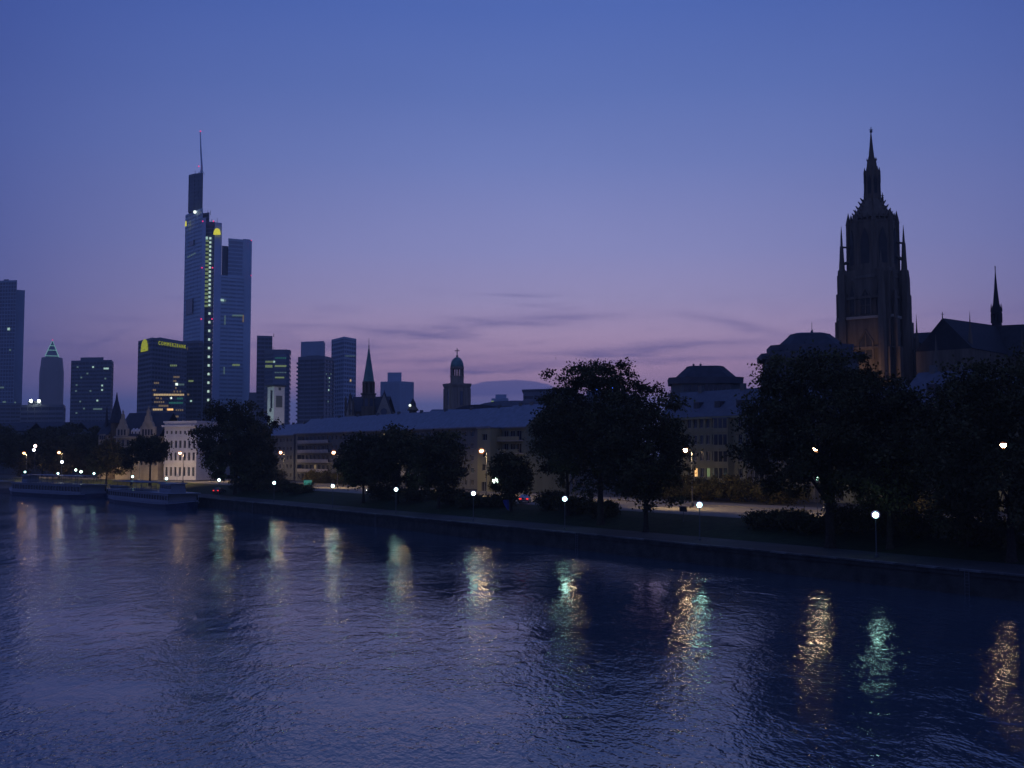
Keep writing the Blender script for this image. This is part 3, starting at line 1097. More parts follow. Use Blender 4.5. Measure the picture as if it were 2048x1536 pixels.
# lit windows of the central strip
wp = MB().ball((0, 0, 0), 0.5, 8, 6).mesh('window', W_BRIGHT)
ub_ = unit(W_STAIR)
for i in range(17):
    p = at(420.6 - i * 0.12, 476.5 + i * 8.35, 1046.8) - Lc
    put('window', ub_, T, p, 0, (1.9, 1, 2.0))
for i in range(11):
    p = at(418.9 - i * 0.26, 627 + i * 17.3, 1046.8) - Lc
    put('window', ub_, T, p, 0, (1.8, 1, 2.2))
put('window', unit(W_COOL), T, at(413, 476, 1046.8) - Lc, 0, (2.6, 1, 2.6))
for i in range(17):
    p = at(413.8 - i * 0.1, 482 + i * 8.1, 1046.8) - Lc
    put('window', unit(W_GREEN), T, p, 0, (3.6, 1, 1.7 + 0.4 * (i % 3)))
for (px, py, w_, h_, m) in ((442, 600, 2.2, 2.0, W_COOL), (446, 600.5, 1.7, 2.0, W_COOL), (450, 601, 2.0, 1.6, W_COOLD)):
    put('window', unit(m), T, at(px, py, 1048.5) - Lc, 0.24, (w_, 1, h_))
A, B = rw[0], rw[1]
lit_on(T, A, B, 441.2, 487, [(465, 485, 631, 2.5, W_COOLD, 1.1, 1.6), (449.5, 449.5, 640, 3, W_COOLD, 0.8, 9), (486, 486, 637, 3, W_WARMD, 1.0, 7), (467, 479, 730, 3, W_GREEN, 1.2, 1.6),
                             (449.5, 449.5, 741, 3, W_COOLD, 0.8, 7)])
A, B = left[1], left[2]
for k in range(5):
    put('window', unit(W_COOLD), T, at(376 + k * 3.4, 514 - k * 1.8, 1068 - k * 4.2) - Lc, -0.6, (1.6, 1, 1.3))
# open sky gardens in the left wing
for (px0, px1, p0, p1) in ((371, 384, 598, 628), (373, 384, 482, 492)):
    a, b = tp([(px0, 1075), (px1, 1060)])
    MB().prism([a, b, (b[0] + 2, b[1] + 5), (a[0] + 2, a[1] + 5)], tz(p1, 1066), tz(p0, 1066)).build('sky_garden', M_DARKGLASS, T)

# 7 annexe between sign block and tallest tower
t, R, h, L = simple_tower('annexe_block', 'dark lower block between yellow sign block and tallest tower', 'office building',
                          [(360, 1035), (404, 1030), (404, 1048), (362, 1052)], 684, M_DARKGLASS, M_PANELDK, 4.0, 0.45, 4)
lit_on(t, R[0], R[1], 360, 404, [(373, 373, 697, 3, W_WARMD, 2.0, 3.0), (380, 386, 762, 3, W_GREEN), (384, 384, 802, 3, W_COOL), (378, 378, 789, 3, W_WARMD)])

# 8 a pair of joined towers right of the tallest
t, R, h, L = simple_tower('twin_slab', 'dark narrow slab tower right beside the tallest skyscraper', 'office tower',
                          [(514, 1000), (543, 1003), (543, 1025), (515, 1022)], 673, M_DARKGLASS, M_PANELDK, 3.8, 0.4, 3)
MB().tube((10, -8, h), (10, -8, h + 3), 0.3).build('roof_mast', M_METAL, t)
MB().prism(rel([W(498, 1010), W(513.5, 1008), W(513.5, 1020), W(499, 1022)], L), 0, zat(785, 1010) - L.z).build('side_wing', M_PANELDK, t)
t, R, h, L = simple_tower('round_corner_tower', 'rounded dark tower with lit floors behind the floodlit white tower', 'office tower',
                          [(529, 960), (546, 950), (572, 950), (579, 955), (581, 966), (580, 985), (530, 990)], 703, M_BLUEGLASS, M_PANELDK, 3.8, 0.35, 0)
MB().tube((-5, -5, h), (-5, -5, h + 4), 0.2).build('roof_mast', M_METAL, t)
lit_on(t, R[1], R[2], 546, 572, [(548.5, 548.5, 723.5, 3, W_COOL, 1.4, 1.6), (551, 572, 732, 2.6, W_GREEN, 1.0, 1.5), (552, 569, 755, 2.6, W_GREEN, 1.0, 1.3), (551, 572, 745, 3.5, W_COOLD, 0.8, 1), (552, 572, 716, 3.8, W_TEAL, 1, 1.2)])
lit_on(t, R[0], R[1], 529, 546, [(533, 546, 723.5, 2.6, W_GREEN, 1.0, 1.6), (533, 546, 732.5, 2.4, W_GREEN, 1.3, 2.2)])

# 9 balcony apartment tower with a paler tower behind it
t, R, h, L = simple_tower('paler_tower', 'pale blue flat-topped tower rising behind the balcony tower', 'office tower',
                          [(602, 1310), (646, 1300), (649, 1325), (604, 1338)], 685, M_PANEL2, M_PANEL2, 3.8, 0.5, 4)
t, R, h, L = simple_tower('balcony_tower', 'dark apartment tower with saw-toothed balcony edges', 'apartment tower',
                          [(597, 820), (648, 812), (666, 830), (664, 850), (598, 852)], 716, M_DARKGLASS, M_PANELDK, 3.0, 0.4, 5)
mb = MB()
A = Vector(R[0])
for k in range(int(h / 3.0)):
    z = k * 3.0
    mb.box(A.x - 1.4, A.x + 0.5, A.y - 1.2, A.y + 3, z, z + 1.2)
    mb.box(R[2][0] - 1.0, R[2][0] + 0.9, R[2][1] - 1.2, R[2][1] + 3, z, z + 1.2)
    mb.box(R[1][0] - 3.0, R[1][0] + 0.9, R[1][1] - 1.5, R[1][1] + 0.3, z, z + 1.1)
mb.build('balcony', M_PANELDK, t, kind='stuff')
MB().prism(rel([W(612, 830), W(640, 826), W(640, 838), W(612, 840)], L), h + .9, h + 2.6).build('plant_room', M_PANELDK, t)
lit_on(t, R[1], R[2], 648, 666, [(657, 657, 756, 3, W_COOL, 1.3, 1.0), (657, 657, 764, 3, W_COOLD, 1.3, 1.0), (657, 657, 772, 3, W_COOLD, 1.3, 1.0), (656, 656, 780, 3, W_COOL, 1.3, 1.2),
                                 (655, 655, 803, 3, W_COOLD, 1.3, 1.2), (651, 651, 748, 3, W_COOLD, 1, 1), (660, 660, 748, 3, W_COOLD, 1, 1)])
# 10 two-faced blue tower
t, R, h, L = simple_tower('two_faced_tower', 'slender blue corner tower showing two faces left of the green spire', 'office tower',
                          [(663.5, 985), (688, 960), (711, 978), (690, 1005)], 681, M_BLUEGLASS, M_PANEL2, 3.8, 0.4, 4)
lit_on(t, R[1], R[2], 688, 711, [(700, 700, 761, 3, W_WARM, 1.6, 1.8), (690, 708, 712, 3, W_COOLD, 1.0, .8)])
# 11 stepped pale block
t, R, h, L = simple_tower('stepped_block', 'pale distant block with a smaller box on its roof', 'office building',
                          [(762, 1205), (800, 1195), (827, 1210), (826, 1240), (763, 1240)], 765, M_PANEL2, M_PANEL2, 3.8, 0.45, 4)
MB().prism(rel([W(775, 1212), W(803, 1210), W(803, 1232), W(776, 1232)], L), h + .9, zat(745, 1212) - L.z).build('upper_box', M_PANEL2, t)
# 12 small roof blocks beyond the apartment ridge
t, R, h, L = simple_tower('rooftop_block', 'small pale block peeping over the apartment roof ridge', 'office building',
                          [(984, 905), (1015, 900), (1016, 920), (985, 925)], 799, M_PANEL2, M_PANEL2, 3.6, 0.5, 5)
MB().prism(rel([W(991, 906), W(1013, 904), W(1013, 918), W(992, 918)], L), h + .9, zat(789, 906) - L.z).build('plant_room', M_PANEL2, t)
lit_on(t, R[0], R[1], 984, 1015, [(985.5, 985.5, 805, 3, W_GREEN, 2, 3)])
t, R, h, L = simple_tower('flat_block', 'dark flat-roofed block with thin roof slab behind the large tree', 'office building',
                          [(1049, 420), (1150, 410), (1152, 430), (1051, 440)], 786, M_DARKGLASS, M_PANELDK, 3.4, 0.5, 4)
MB().prism(off_poly(R, 1.0), h + 0.85, h + 1.3).build('roof_slab', M_PANELDK, t)

# ================================================================== CHURCH TOWERS AND ROOFS BEHIND THE QUAY
# floodlit white tower
Lw = at(535, 800, 520)
Lw.z = 5
t = thing('floodlit_tower', 'white floodlit square tower with clock and tall dark slot', 'tower', Lw, math.radians(-47))
s = 520 / F_PX
hz = zat(774, 520) - 5
fa = 5.75
mb = MB()
sl = (fa * 0.42, fa * 0.78, zat(817, 520) - 5, zat(781, 520) - 5)
mb.facade(0, fa, 0, hz, [sl], 0.5)
mb.add([(0, fa, 0), (0, fa, hz), (0, 0, hz), (0, 0, 0)], [(0, 1, 2, 3)])
mb.add([(fa, 0, 0), (fa, fa, 0), (fa, fa, hz), (fa, 0, hz)], [(0, 1, 2, 3)])
mb.add([(0, fa, 0), (fa, fa, 0), (fa, fa, hz), (0, fa, hz)], [(1, 0, 3, 2)])
mb.build('wall', M_WHITE, t)
MB().box(sl[0], sl[1], 0.4, 0.5, sl[2], sl[3]).build('window', M_GLASS, t)
MB().box(fa + 0.01, fa + 0.12, fa * 0.2, fa * 0.78, zat(815, 520) - 5, zat(792, 520) - 5).build('louvre_panel', M_GREY, t)
MB().box(fa + 0.01, fa + 0.12, fa * 0.42, fa * 0.64, zat(781, 520) - 5, zat(775.5, 520) - 5).build('emblem_panel', M_GREY, t)
mb = MB().lathe([(1.0, 0), (1.0, 0.12)], 20)
ck = mb.build('clock_face', M_DARKROOF, t)
ck.rotation_euler = (math.pi / 2, 0, 0)
ck.location = (fa * 0.5, -0.01, zat(820.5, 520) - 5)
MB().box(-0.5, fa + 0.5, -0.5, fa + 0.5, hz + 0.01, hz + 0.8).build('cornice', M_DARKROOF, t)
MB().prism([(-0.3, -0.3), (fa + .3, -.3), (fa + .3, fa + .3), (-.3, fa + .3)], hz + 0.81, hz + 1.3, [(1, 1), (fa - 1, 1), (fa - 1, fa - 1), (1, fa - 1)]).build('roof', M_DARKROOF, t)


def spot(name_label, loc, target, energy, col, size=50, blend=0.6, r=0.25):
    """a ground floodlight: housing, glass and its light"""
    t = thing('floodlight', name_label, 'floodlight', loc, 0, 'ground floodlights on facades')
    d = (Vector(target) - Vector(loc))
    mb = MB().box(-0.35, 0.35, -0.3, 0.3, 0.0, 0.12)
    mb.tube((0, 0, 0.1), (0, 0, 0.45), 0.06)
    mb.build('base', M_METAL, t)
    q = d.to_track_quat('-Z', 'Y')
    hs = MB().lathe([(0.30, 0.0), (0.30, 0.25), (0.18, 0.45)], 12).build('housing', M_METAL, t)
    hs.location = (0, 0, 0.7)
    hs.rotation_euler = q.to_euler()
    ld = bpy.data.lights.new('lamp', 'SPOT')
    ld.energy = energy
    ld.color = col
    ld.spot_size = math.radians(size)
    ld.spot_blend = blend
    ld.shadow_soft_size = r
    lo = bpy.data.objects.new('lamp', ld)
    C.objects.link(lo)
    lo.parent = t
    lo.location = Vector((0, 0, 0.7)) + d.normalized() * 0.12
    lo.rotation_euler = q.to_euler()
    return t


p = Vector(Lw)
spot('floodlight low in front of the white tower, left face', (p.x - 12, p.y - 22, 26), (p.x + 2, p.y - 1, 36), 7000, (0.72, 1.0, 0.86), 55)
spot('floodlight low in front of the white tower, right face', (p.x + 26, p.y - 20, 26), (p.x + 6, p.y - 1, 36), 3500, (1.0, 0.92, 0.85), 50)

# church with green octagonal spire
Ln = at(737, 800, 430)
Ln.z = 5
t = thing('spire_church', 'small gothic church with slim green octagonal spire', 'church', Ln, math.radians(-12))
s = 430 / F_PX


def nz_(py):
    return zat(py, 430) - 5


MB().lathe([(11.3 * s, nz_(764)), (5.6 * s, nz_(727)), (0.15, nz_(694))], 8, rot=math.pi / 8).build('spire', M_COPPER, t)
MB().tube((0, 0, nz_(697)), (0, 0, nz_(676)), 0.14, 0.06).ball((0, 0, nz_(692)), 0.3).build('finial', M_METAL, t)
mb = MB()
for k in range(8):
    a = math.pi / 8 + k * math.pi / 4
    c = (10.6 * s * math.cos(a), 10.6 * s * math.sin(a))
    mb.tube((*c, nz_(786)), (*c, nz_(764)), 0.42, 0.42, 6)
mb.lathe([(12.4 * s, nz_(766)), (12.4 * s, nz_(763.2))], 8, rot=math.pi / 8)
mb.lathe([(7.5 * s, nz_(786)), (7.5 * s, nz_(766))], 8, rot=math.pi / 8)
mb.build('lantern', M_REDSTONE, t)
mb = MB()
mb.lathe([(14.0 * s, 0), (14.0 * s, nz_(790)), (15.8 * s, nz_(789)), (15.8 * s, nz_(786.5)), (13 * s, nz_(786.3))], 8, rot=math.pi / 8)
mb.build('octagon_tower', M_REDSTONE, t)
for k in range(8):
    a = k * math.pi / 4
    put('window', unit(M_DARKGLASS), t, (13.1 * s * math.cos(a), 13.1 * s * math.sin(a), nz_(805)), a + math.pi / 2, (1.3, 0.6, 3.0))
nx0, nx1, ny0, ny1 = -44 * s, 33 * s, 1.0, 13.0
zr, ze = nz_(793), nz_(822)
MB().gable(nx0, nx1, ny0, ny1, ze, zr, 0.3, 0.3).build('nave_roof', M_DARKROOF, t)
MB().box(nx0, nx1, ny0 + .1, ny1 - .1, 0, ze).build('nave_wall', M_REDSTONE, t)
# pale gable end facing right, with rose and pinnacles
for nm, gx0, gx1, gy, zt, zb in (('gable_wall', 17 * s, 53 * s, -1.5, nz_(788), nz_(834)), ('gable_wall', -46 * s, -28 * s, -0.8, nz_(792), nz_(830))):
    gm = (gx0 + gx1) / 2
    g = MB()
    vs = [(gx0, gy, 0), (gx1, gy, 0), (gx1, gy, zb), (gm, gy, zt), (gx0, gy, zb)]
    vs += [(a, gy + 1.0, c) for a, _, c in vs]
    g.add(vs, [(0, 1, 2, 3, 4), (9, 8, 7, 6, 5), (0, 5, 6, 1), (1, 6, 7, 2), (2, 7, 8, 3), (3, 8, 9, 4), (4, 9, 5, 0)])
    w_ = g.build(nm, M_STONE, t)
    # dark coping along the rakes and a dark rose window
    cp = MB()
    cp.tube((gx0 - .2, gy + .4, zb - .2), (gm, gy + .4, zt + 0.3), 0.42, 0.42, 6).tube((gx1 + .2, gy + .4, zb - .2), (gm, gy + .4, zt + 0.3), 0.42, 0.42, 6)
    cp.tube((gm, gy + .4, zt), (gm, gy + .4, zt + 1.6), 0.25, 0.05, 6)
    cp.build('coping', M_DARKROOF, w_)
    rs = MB().lathe([(0.19 * (gx1 - gx0), 0), (0.19 * (gx1 - gx0), 0.15)], 14).build('rose_window', M_DARKGLASS, w_)
    rs.rotation_euler = (math.pi / 2, 0, 0)
    rs.location = (gm, gy - 0.02, zb + (zt - zb) * 0.22)
    MB().gable(gx0, gx1, gy + 1.02, gy + 14, zb, zb + .1, 0, .1) if False else None
mb = MB()
for px_, py_ in ((690, 791), (699, 786), (771, 783), (706, 797)):
    q = ((px_ - 737) * s, -0.6)
    mb.tube((*q, nz_(830)), (*q, nz_(py_ + 8)), 0.5, 0.45, 6).tube((*q, nz_(py_ + 8)), (*q, nz_(py_)), 0.6, 0.05, 6)
mb.build('pinnacle', M_REDSTONE, t, kind='stuff')

# small dark turret with a light
Lt = at(826, 815, 430)
Lt.z = 5
t = thing('roof_turret', 'small dark pointed turret with white light rising over the ridge', 'turret', Lt, 0.3)
MB().lathe([(1.5, 0), (1.5, zat(822, 430) - 5), (2.4, zat(821, 430) - 5), (1.2, zat(812, 430) - 5)], 8).build('shaft', M_REDSTONE, t)
MB().lathe([(1.25, zat(811.8, 430) - 5), (1.1, zat(806, 430) - 5), (0.05, zat(796, 430) - 5)], 8).build('spire', M_DARKROOF, t)
put('lamp', MB().ball((0, 0, 0), 0.5).mesh('lamp', W_BRIGHT), t, (-1.35, -0.6, zat(811, 430) - 5), 0)

# round church tower with dome lantern
Lp = at(914, 790, 600)
Lp.z = 5
t = thing('dome_church_tower', 'square sandstone church tower with columned lantern, copper dome and cross', 'church tower', Lp, math.radians(30))
s = 600 / F_PX


def pz(py):
    return zat(py, 600) - 5


hw = 19.2 * s
MB().prism([(-hw, -hw), (hw, -hw), (hw, hw), (-hw, hw)], 0, pz(776)).build('shaft', M_WARMST, t)
mb = MB()
for sx in (-0.94, -0.33, 0.33, 0.94):
    for (ax, sg) in ((0, -1), (0, 1), (1, -1), (1, 1)):
        c = sx * hw
        if ax == 0:
            mb.box(c - 0.55, c + 0.55, sg * hw - 0.4, sg * hw + 0.4, 0, pz(777))
        else:
            mb.box(sg * hw - 0.4, sg * hw + 0.4, c - 0.55, c + 0.55, 0, pz(777))
mb.build('pilaster', M_WARMST, t)
for a in range(4):
    ang_ = a * math.pi / 2
    put('window', unit(M_DARKGLASS), t, (math.sin(ang_) * (hw + .02), -math.cos(ang_) * (hw + .02), pz(797)), ang_, (1.7, 1, 7.5))
hc = hw * 1.12
MB().prism([(-hw * 1.02, -hw * 1.02), (hw * 1.02, -hw * 1.02), (hw * 1.02, hw * 1.02), (-hw * 1.02, hw * 1.02)], pz(775.9), pz(770.5),
           [(-hc, -hc), (hc, -hc), (hc, hc), (-hc, hc)]).prism([(-hc, -hc), (hc, -hc), (hc, hc), (-hc, hc)], pz(770.4), pz(767.5)).build('cornice', M_WARMST, t)
MB().lathe([(13.5 * s, pz(767.4)), (13.5 * s, pz(755)), (14.2 * s, pz(754.5)), (14.2 * s, pz(752.5))], 16).build('drum', M_WARMST, t)
col_mesh = MB().lathe([(0.62, 0), (0.55, 0.3), (0.5, pz(738) - pz(752.3) - 0.3), (0.66, pz(738) - pz(752.3))], 8).mesh('column', M_WARMST)
for k in range(8):
    a = k * math.pi / 4 + 0.12
    put('column', col_mesh, t, (12.0 * s * math.cos(a), 12.0 * s * math.sin(a), pz(752.3)))
MB().lathe([(13.8 * s, pz(737.9)), (14.2 * s, pz(735)), (13.4 * s, pz(734))], 16).build('entablature', M_WARMST, t)
prof = [(13.4 * s * math.cos(i * math.pi / 16), pz(733.9) + 20 * s * math.sin(i * math.pi / 16)) for i in range(8)] + [(0.1, pz(713.5))]
MB().lathe(prof, 16).build('dome', M_COPPER, t, smooth=True)
MB().tube((0, 0, pz(715)), (0, 0, pz(697)), 0.28, 0.24, 6).tube((-1.1, 0.63, pz(701.5)), (1.1, -0.63, pz(701.5)), 0.24, 0.24, 6).ball((0, 0, pz(712)), 0.6).build('cross', M_METAL, t)

# curved dark hall roof and pale roofs behind the apartment ridge
Lh = at(955, 815, 480)
Lh.z = 5
t = thing('curved_roof_hall', 'dark barrel-shaped hall roof beside the domed church tower', 'hall', Lh, math.radians(-8))
s = 480 / F_PX
prof = []
for i in range(13):
    a = math.pi * i / 12
    prof.append((-52 * s * math.cos(a), zat(826, 480) - 5 + 17 * s * math.sin(a)))
mb = MB()
vs = [(x, 0, z) for x, z in prof] + [(x, 26, z) for x, z in prof]
n = len(prof)
mb.add(vs, [tuple(range(n)), tuple(range(2 * n - 1, n - 1, -1))] + [(i + 1, i, n + i, n + i + 1) for i in range(n - 1)])
mb.build('roof', M_DARKROOF, t)
MB().box(-50 * s, 50 * s, 0.2, 25.8, 0, zat(826, 480) - 5).build('wall', M_GREY, t)
Lh = at(900, 818, 450)
Lh.z = 5
t = thing('flat_roof_hall', 'long low blue-grey flat roof below the domed tower', 'hall', Lh, math.radians(-10))
s = 450 / F_PX
MB().prism([(-48 * s, 0), (105 * s, 0), (105 * s, 18), (-48 * s, 18)], zat(828, 450) - 5, zat(818, 450) - 5, [(-40 * s, 2.5), (100 * s, 2.5), (100 * s, 16), (-40 * s, 16)]).build('roof', M_SLATE, t)
MB().box(-46 * s, 103 * s, 0.3, 17.7, 0, zat(828, 450) - 5.01).build('wall', M_GREY, t)
Lh = at(1030, 800, 500)
Lh.z = 5
t = thing('arched_roof_hall', 'pale shallow arched roof left of the flat dark block', 'hall', Lh, math.radians(-12))
s = 500 / F_PX
prof = [(-78 * s * math.cos(math.pi * i / 10), zat(812, 500) - 5 + 11 * s * math.sin(math.pi * i / 10)) for i in range(11)]
mb = MB()
vs = [(x, 0, z) for x, z in prof] + [(x, 22, z) for x, z in prof]
n = len(prof)
mb.add(vs, [tuple(range(n)), tuple(range(2 * n - 1, n - 1, -1))] + [(i + 1, i, n + i, n + i + 1) for i in range(n - 1)])
mb.build('roof', M_SLATE, t)
MB().box(-76 * s, 76 * s, 0.2, 21.8, 0, zat(812, 500) - 5.01).build('wall', M_GREY, t)


# mansard roofed pavilions
def pavilion(label, cx, Y, rows, rot):
    """rows: (kind, py_bottom, py_top, half px bottom, half px top, material)"""
    Lq = at(cx, 800, Y)
    Lq.z = 5
    t = thing('mansard_pavilion', label, 'building', Lq, rot, 'mansard roofed pavilions behind the quay houses')
    s = Y / F_PX

    def oct_(h, cut=0.30):
        c = h * (1 - cut)
        q = [(-c, -h), (c, -h), (h, -c), (h, c), (c, h), (-c, h), (-h, c), (-h, -c)]
        return [(a * s, b * s * 0.8) for a, b in q]
    for nm, pb, ptp, hb, ht, m in rows:
        z0, z1 = (0 if pb is None else zat(pb, Y) - 5), zat(ptp, Y) - 5
        MB().prism(oct_(hb), z0 + 0.004, z1, oct_(ht)).build(nm, m, t)
        if nm == 'storey':
            for k in range(-5, 6):
                for row_y in (-1,):
                    x = k * hb * 0.125
                    put('window', unit(M_GLASS), t, (x * s, -hb * s * 0.8 - 0.02, (z0 + z1) / 2 + 0.1), 0, (hb * 0.09 * s, 0.4, (z1 - z0) * 0.6))
    return t


t = pavilion('octagonal mansard pavilion behind the lamp-lit house, right of the big tree', 1410, 262,
             [('base_wall', None, 812, 76, 76, M_GREY), ('skirt_roof', 812, 797, 82, 70, M_SLATE), ('lower_storey', 797, 792, 68, 68, M_GREY), ('ledge', 792, 789, 74, 74, M_SLATE), ('storey', 789, 770, 66, 66, M_GREY),
              ('slab', 770, 757.5, 71.5, 73, M_PAVD), ('mansard_roof', 757.5, 735, 60, 36, M_DARKROOF), ('roof_cap', 735, 733, 37, 30, M_DARKROOF)], math.radians(-6))
mb = MB()
s = 262 / F_PX
for dx in (-22, -8):
    mb.tube((dx * s, 0, zat(734, 262) - 5), (dx * s, 0, zat(729, 262) - 5), 0.12).ball((dx * s, 0, zat(729.5, 262) - 5), 0.28)
mb.build('roof_vent', M_METAL, t)
t = pavilion('larger mansard pavilion with stepped terraces left of the dark cathedral', 1620, 232,
             [('base_wall', None, 760, 92, 92, M_GREY), ('terrace_slab', 760, 754, 97, 98, M_PAVD), ('storey', 754, 722, 88, 88, M_GREY), ('slab', 722, 711, 98, 99, M_PAVD), ('upper_storey', 711, 706, 78, 78, M_GREY), ('upper_slab', 706, 694, 79, 80, M_PAVD),
              ('mansard_roof', 694, 671, 64, 38, M_DARKROOF), ('roof_cap', 671, 667, 39, 26, M_DARKROOF)], math.radians(-8))
s = 232 / F_PX
MB().tube((6 * s, 0, zat(669, 232) - 5), (6 * s, 0, zat(645, 232) - 5), 0.07, 0.04).tube((4 * s, 0, zat(663, 232) - 5), (8 * s, 0, zat(660, 232) - 5), 0.12).ball((6 * s, 0, zat(664.5, 232) - 5), 0.3).build('aerial', M_METAL, t)

# building behind the big tree with three blue lights
Lb = at(1210, 800, 300)
Lb.z = 5
t = thing('blue_light_block', 'dark flat block behind the big tree with three blue roof lights', 'building', Lb, math.radians(-10))
s = 300 / F_PX
MB().box(-62 * s, 62 * s, 0, 14, 0, zat(790, 300) - 5).build('wall', M_GREY, t)
MB().box(-38 * s, 40 * s, 1, 12, zat(790, 300) - 4.99, zat(781, 300) - 5).build('plant_room', M_PANELDK, t)
for px, r in ((1195, 0.42), (1215, 0.34), (1222.5, 0.48)):
    put('blue_light', MB().ball((0, 0, 0), r).mesh('blue_light', M_BLUE), t, ((px - 1210) * s * 0.995, 0.6, zat(777, 300) - 5))

# ================================================================== CATHEDRAL
YD = 300.0
sD = YD / F_PX
Ld = at(1750, 700, YD)
Ld.z = 5.0
t = thing('cathedral', 'dark gothic cathedral with huge tower, crocketed crown and needle spire', 'cathedral', Ld, 0)


def dz(py, Y=YD):
    return zat(py, Y) - 5.0


ROT = math.radians(-37)          # the tower's left-hand face looks out to the left of us


def rp(x, y):
    return (x * math.cos(ROT) - y * math.sin(ROT), x * math.sin(ROT) + y * math.cos(ROT))


def rbox(mb, x0, x1, y0, y1, z0, z1):
    return mb.prism([rp(x0, y0), rp(x1, y0), rp(x1, y1), rp(x0, y1)], z0, z1)


# square lower stages with angle buttresses
H1 = 7.1
mb = MB()
rbox(mb, -H1, H1, -H1, H1, 0, dz(640))
rbox(mb, -H1 + 0.5, H1 - 0.5, -H1 + 0.5, H1 - 0.5, dz(640), dz(545))
mb.build('tower_shaft', M_REDSTONE, t)
mb = MB()
for sx in (-1, 1):
    for sy in (-1, 1):
        for (w1, pr, zt_) in ((1.25, 1.9, 700), (1.1, 1.35, 645), (1.0, 0.9, 590), (0.9, 0.55, 553)):
            # two buttresses at each corner
            x0, x1 = sorted((sx * (H1 - 2 * w1 + 0.1), sx * (H1 - 0.1)))
            y0, y1 = sorted((sy * (H1 - 1), sy * (H1 + pr)))
            rbox(mb, x0, x1, y0, y1, 0, dz(zt_))
            y0, y1 = sorted((sy * (H1 - 2 * w1 + 0.1), sy * (H1 - 0.12)))
            x0, x1 = sorted((sx * (H1 - 1), sx * (H1 + pr + 0.03)))
            rbox(mb, x0, x1, y0, y1, 0, dz(zt_) - 0.05)
mb.build('buttress', M_REDSTONE, t)
# string courses
for py in (640, 700, 600):
    q = H1 + (0.45 if py > 610 else 0.0)
    mb = MB()
    rbox(mb, -q, q, -q, q, dz(py) - 0.35, dz(py) + 0.35)
    mb.build('string_course', M_STONE if py == 640 else M_REDSTONE, t)


def lancet(w, h, d=0.3):
    n = 6
    vs = [(-w / 2, 0), (w / 2, 0), (w / 2, h * 0.62)]
    for i in range(1, n):
        f = i / n
        vs.append((w / 2 * (1 - f ** 1.6), h * 0.62 + h * 0.38 * f))
    vs.append((0, h))
    for i in range(n - 1, 0, -1):
        f = i / n
        vs.append((-w / 2 * (1 - f ** 1.6), h * 0.62 + h * 0.38 * f))
    vs.append((-w / 2, h * 0.62))
    mb = MB()
    m = len(vs)
    mb.add([(x, -d / 2, z) for x, z in vs] + [(x, d / 2, z) for x, z in vs],
           [tuple(range(m)), tuple(range(2 * m - 1, m - 1, -1))] + [((i + 1) % m, i, m + i, m + (i + 1) % m) for i in range(m)])
    return mb


for a in range(4):
    ang_ = ROT + a * math.pi / 2
    nx, ny = math.sin(ang_), -math.cos(ang_)
    for (w_, z0, z1, off_) in ((3.6, 722, 668, H1 + 0.05), (2.6, 632, 585, H1 - 0.45), (1.2, 632, 570, H1 - 0.45)):
        for dx in ((-0.0,) if w_ > 2 else (-3.6, 3.6)):
            hgt = dz(z1) - dz(z0)
            lm = lancet(w_, hgt, 0.25)
            c = (nx * off_ + math.cos(ang_) * dx, ny * off_ + math.sin(ang_) * dx)
            o = put('lancet_window', lm.mesh('lancet_window', M_LEAD), t, (*c, dz(z0)), ang_)
            fr = MB()
            fr.box(-w_ / 2 - 0.35, -w_ / 2 - 0.003, -0.35, 0.2, -0.2, hgt * 0.64).box(w_ / 2 + 0.003, w_ / 2 + 0.35, -0.35, 0.2, -0.2, hgt * 0.64)
            if w_ > 2:
                fr.box(-0.14, 0.14, -0.3, -0.13, 0, hgt * 0.9).box(-w_ / 2, w_ / 2, -0.28, -0.14, hgt * 0.33, hgt * 0.36)
            fr.tube((-w_ / 2 - .2, -.1, hgt * .62), (0, -.1, hgt * 1.06), .22, .22, 5).tube((w_ / 2 + .2, -.1, hgt * .62), (0, -.1, hgt * 1.06), .22, .22, 5)
            put('tracery', fr.mesh('tracery', M_REDSTONE), o, (0, 0, 0))

# octagon stage
OR = math.pi / 8 + 0.12
mb = MB()
mb.lathe([(54 * sD, dz(562)), (49.5 * sD, dz(545)), (47.5 * sD, dz(500)), (45.5 * sD, dz(452)), (46.5 * sD, dz(449)), (46.5 * sD, dz(446)), (42 * sD, dz(445.5))], 8, rot=OR)
mb.build('octagon', M_REDSTONE, t)
for k in range(8):
    a = OR + math.pi / 8 + k * math.pi / 4
    r = 48.0 * sD * math.cos(math.pi / 8) + 0.02
    hgt = dz(462) - dz(538)
    o = put('lancet_window', lancet(2.3, hgt, 0.2).mesh('lancet_window', M_LEAD), t, (r * math.cos(a), r * math.sin(a), dz(538)), a + math.pi / 2)
    a2 = OR + k * math.pi / 4
    mb = MB().lathe([(0.75, 0), (0.7, dz(450) - dz(548)), (0.8, dz(449) - dz(548)), (0.5, dz(438) - dz(548)), (0.04, dz(424) - dz(548))], 6)
    put('corner_shaft', mb.mesh('corner_shaft', M_REDSTONE), t, (46.5 * sD * math.cos(a2), 46.5 * sD * math.sin(a2), dz(548)))
# gallery with little pinnacles
mb = MB()
for k in range(24):
    a = OR + k * 2 * math.pi / 24
    rr = 46 * sD * (math.cos(math.pi / 8) / math.cos(((a - OR) % (math.pi / 4)) - math.pi / 8))
    c = (rr * math.cos(a), rr * math.sin(a))
    mb.tube((*c, dz(446)), (*c, dz(437)), 0.26, 0.22, 5).tube((*c, dz(437)), (*c, dz(430)), 0.36, 0.03, 5)
mb.lathe([(46.5 * sD, dz(441)), (46.5 * sD, dz(439.8)), (45 * sD, dz(439.8))], 8, rot=OR)
mb.build('gallery', M_REDSTONE, t)
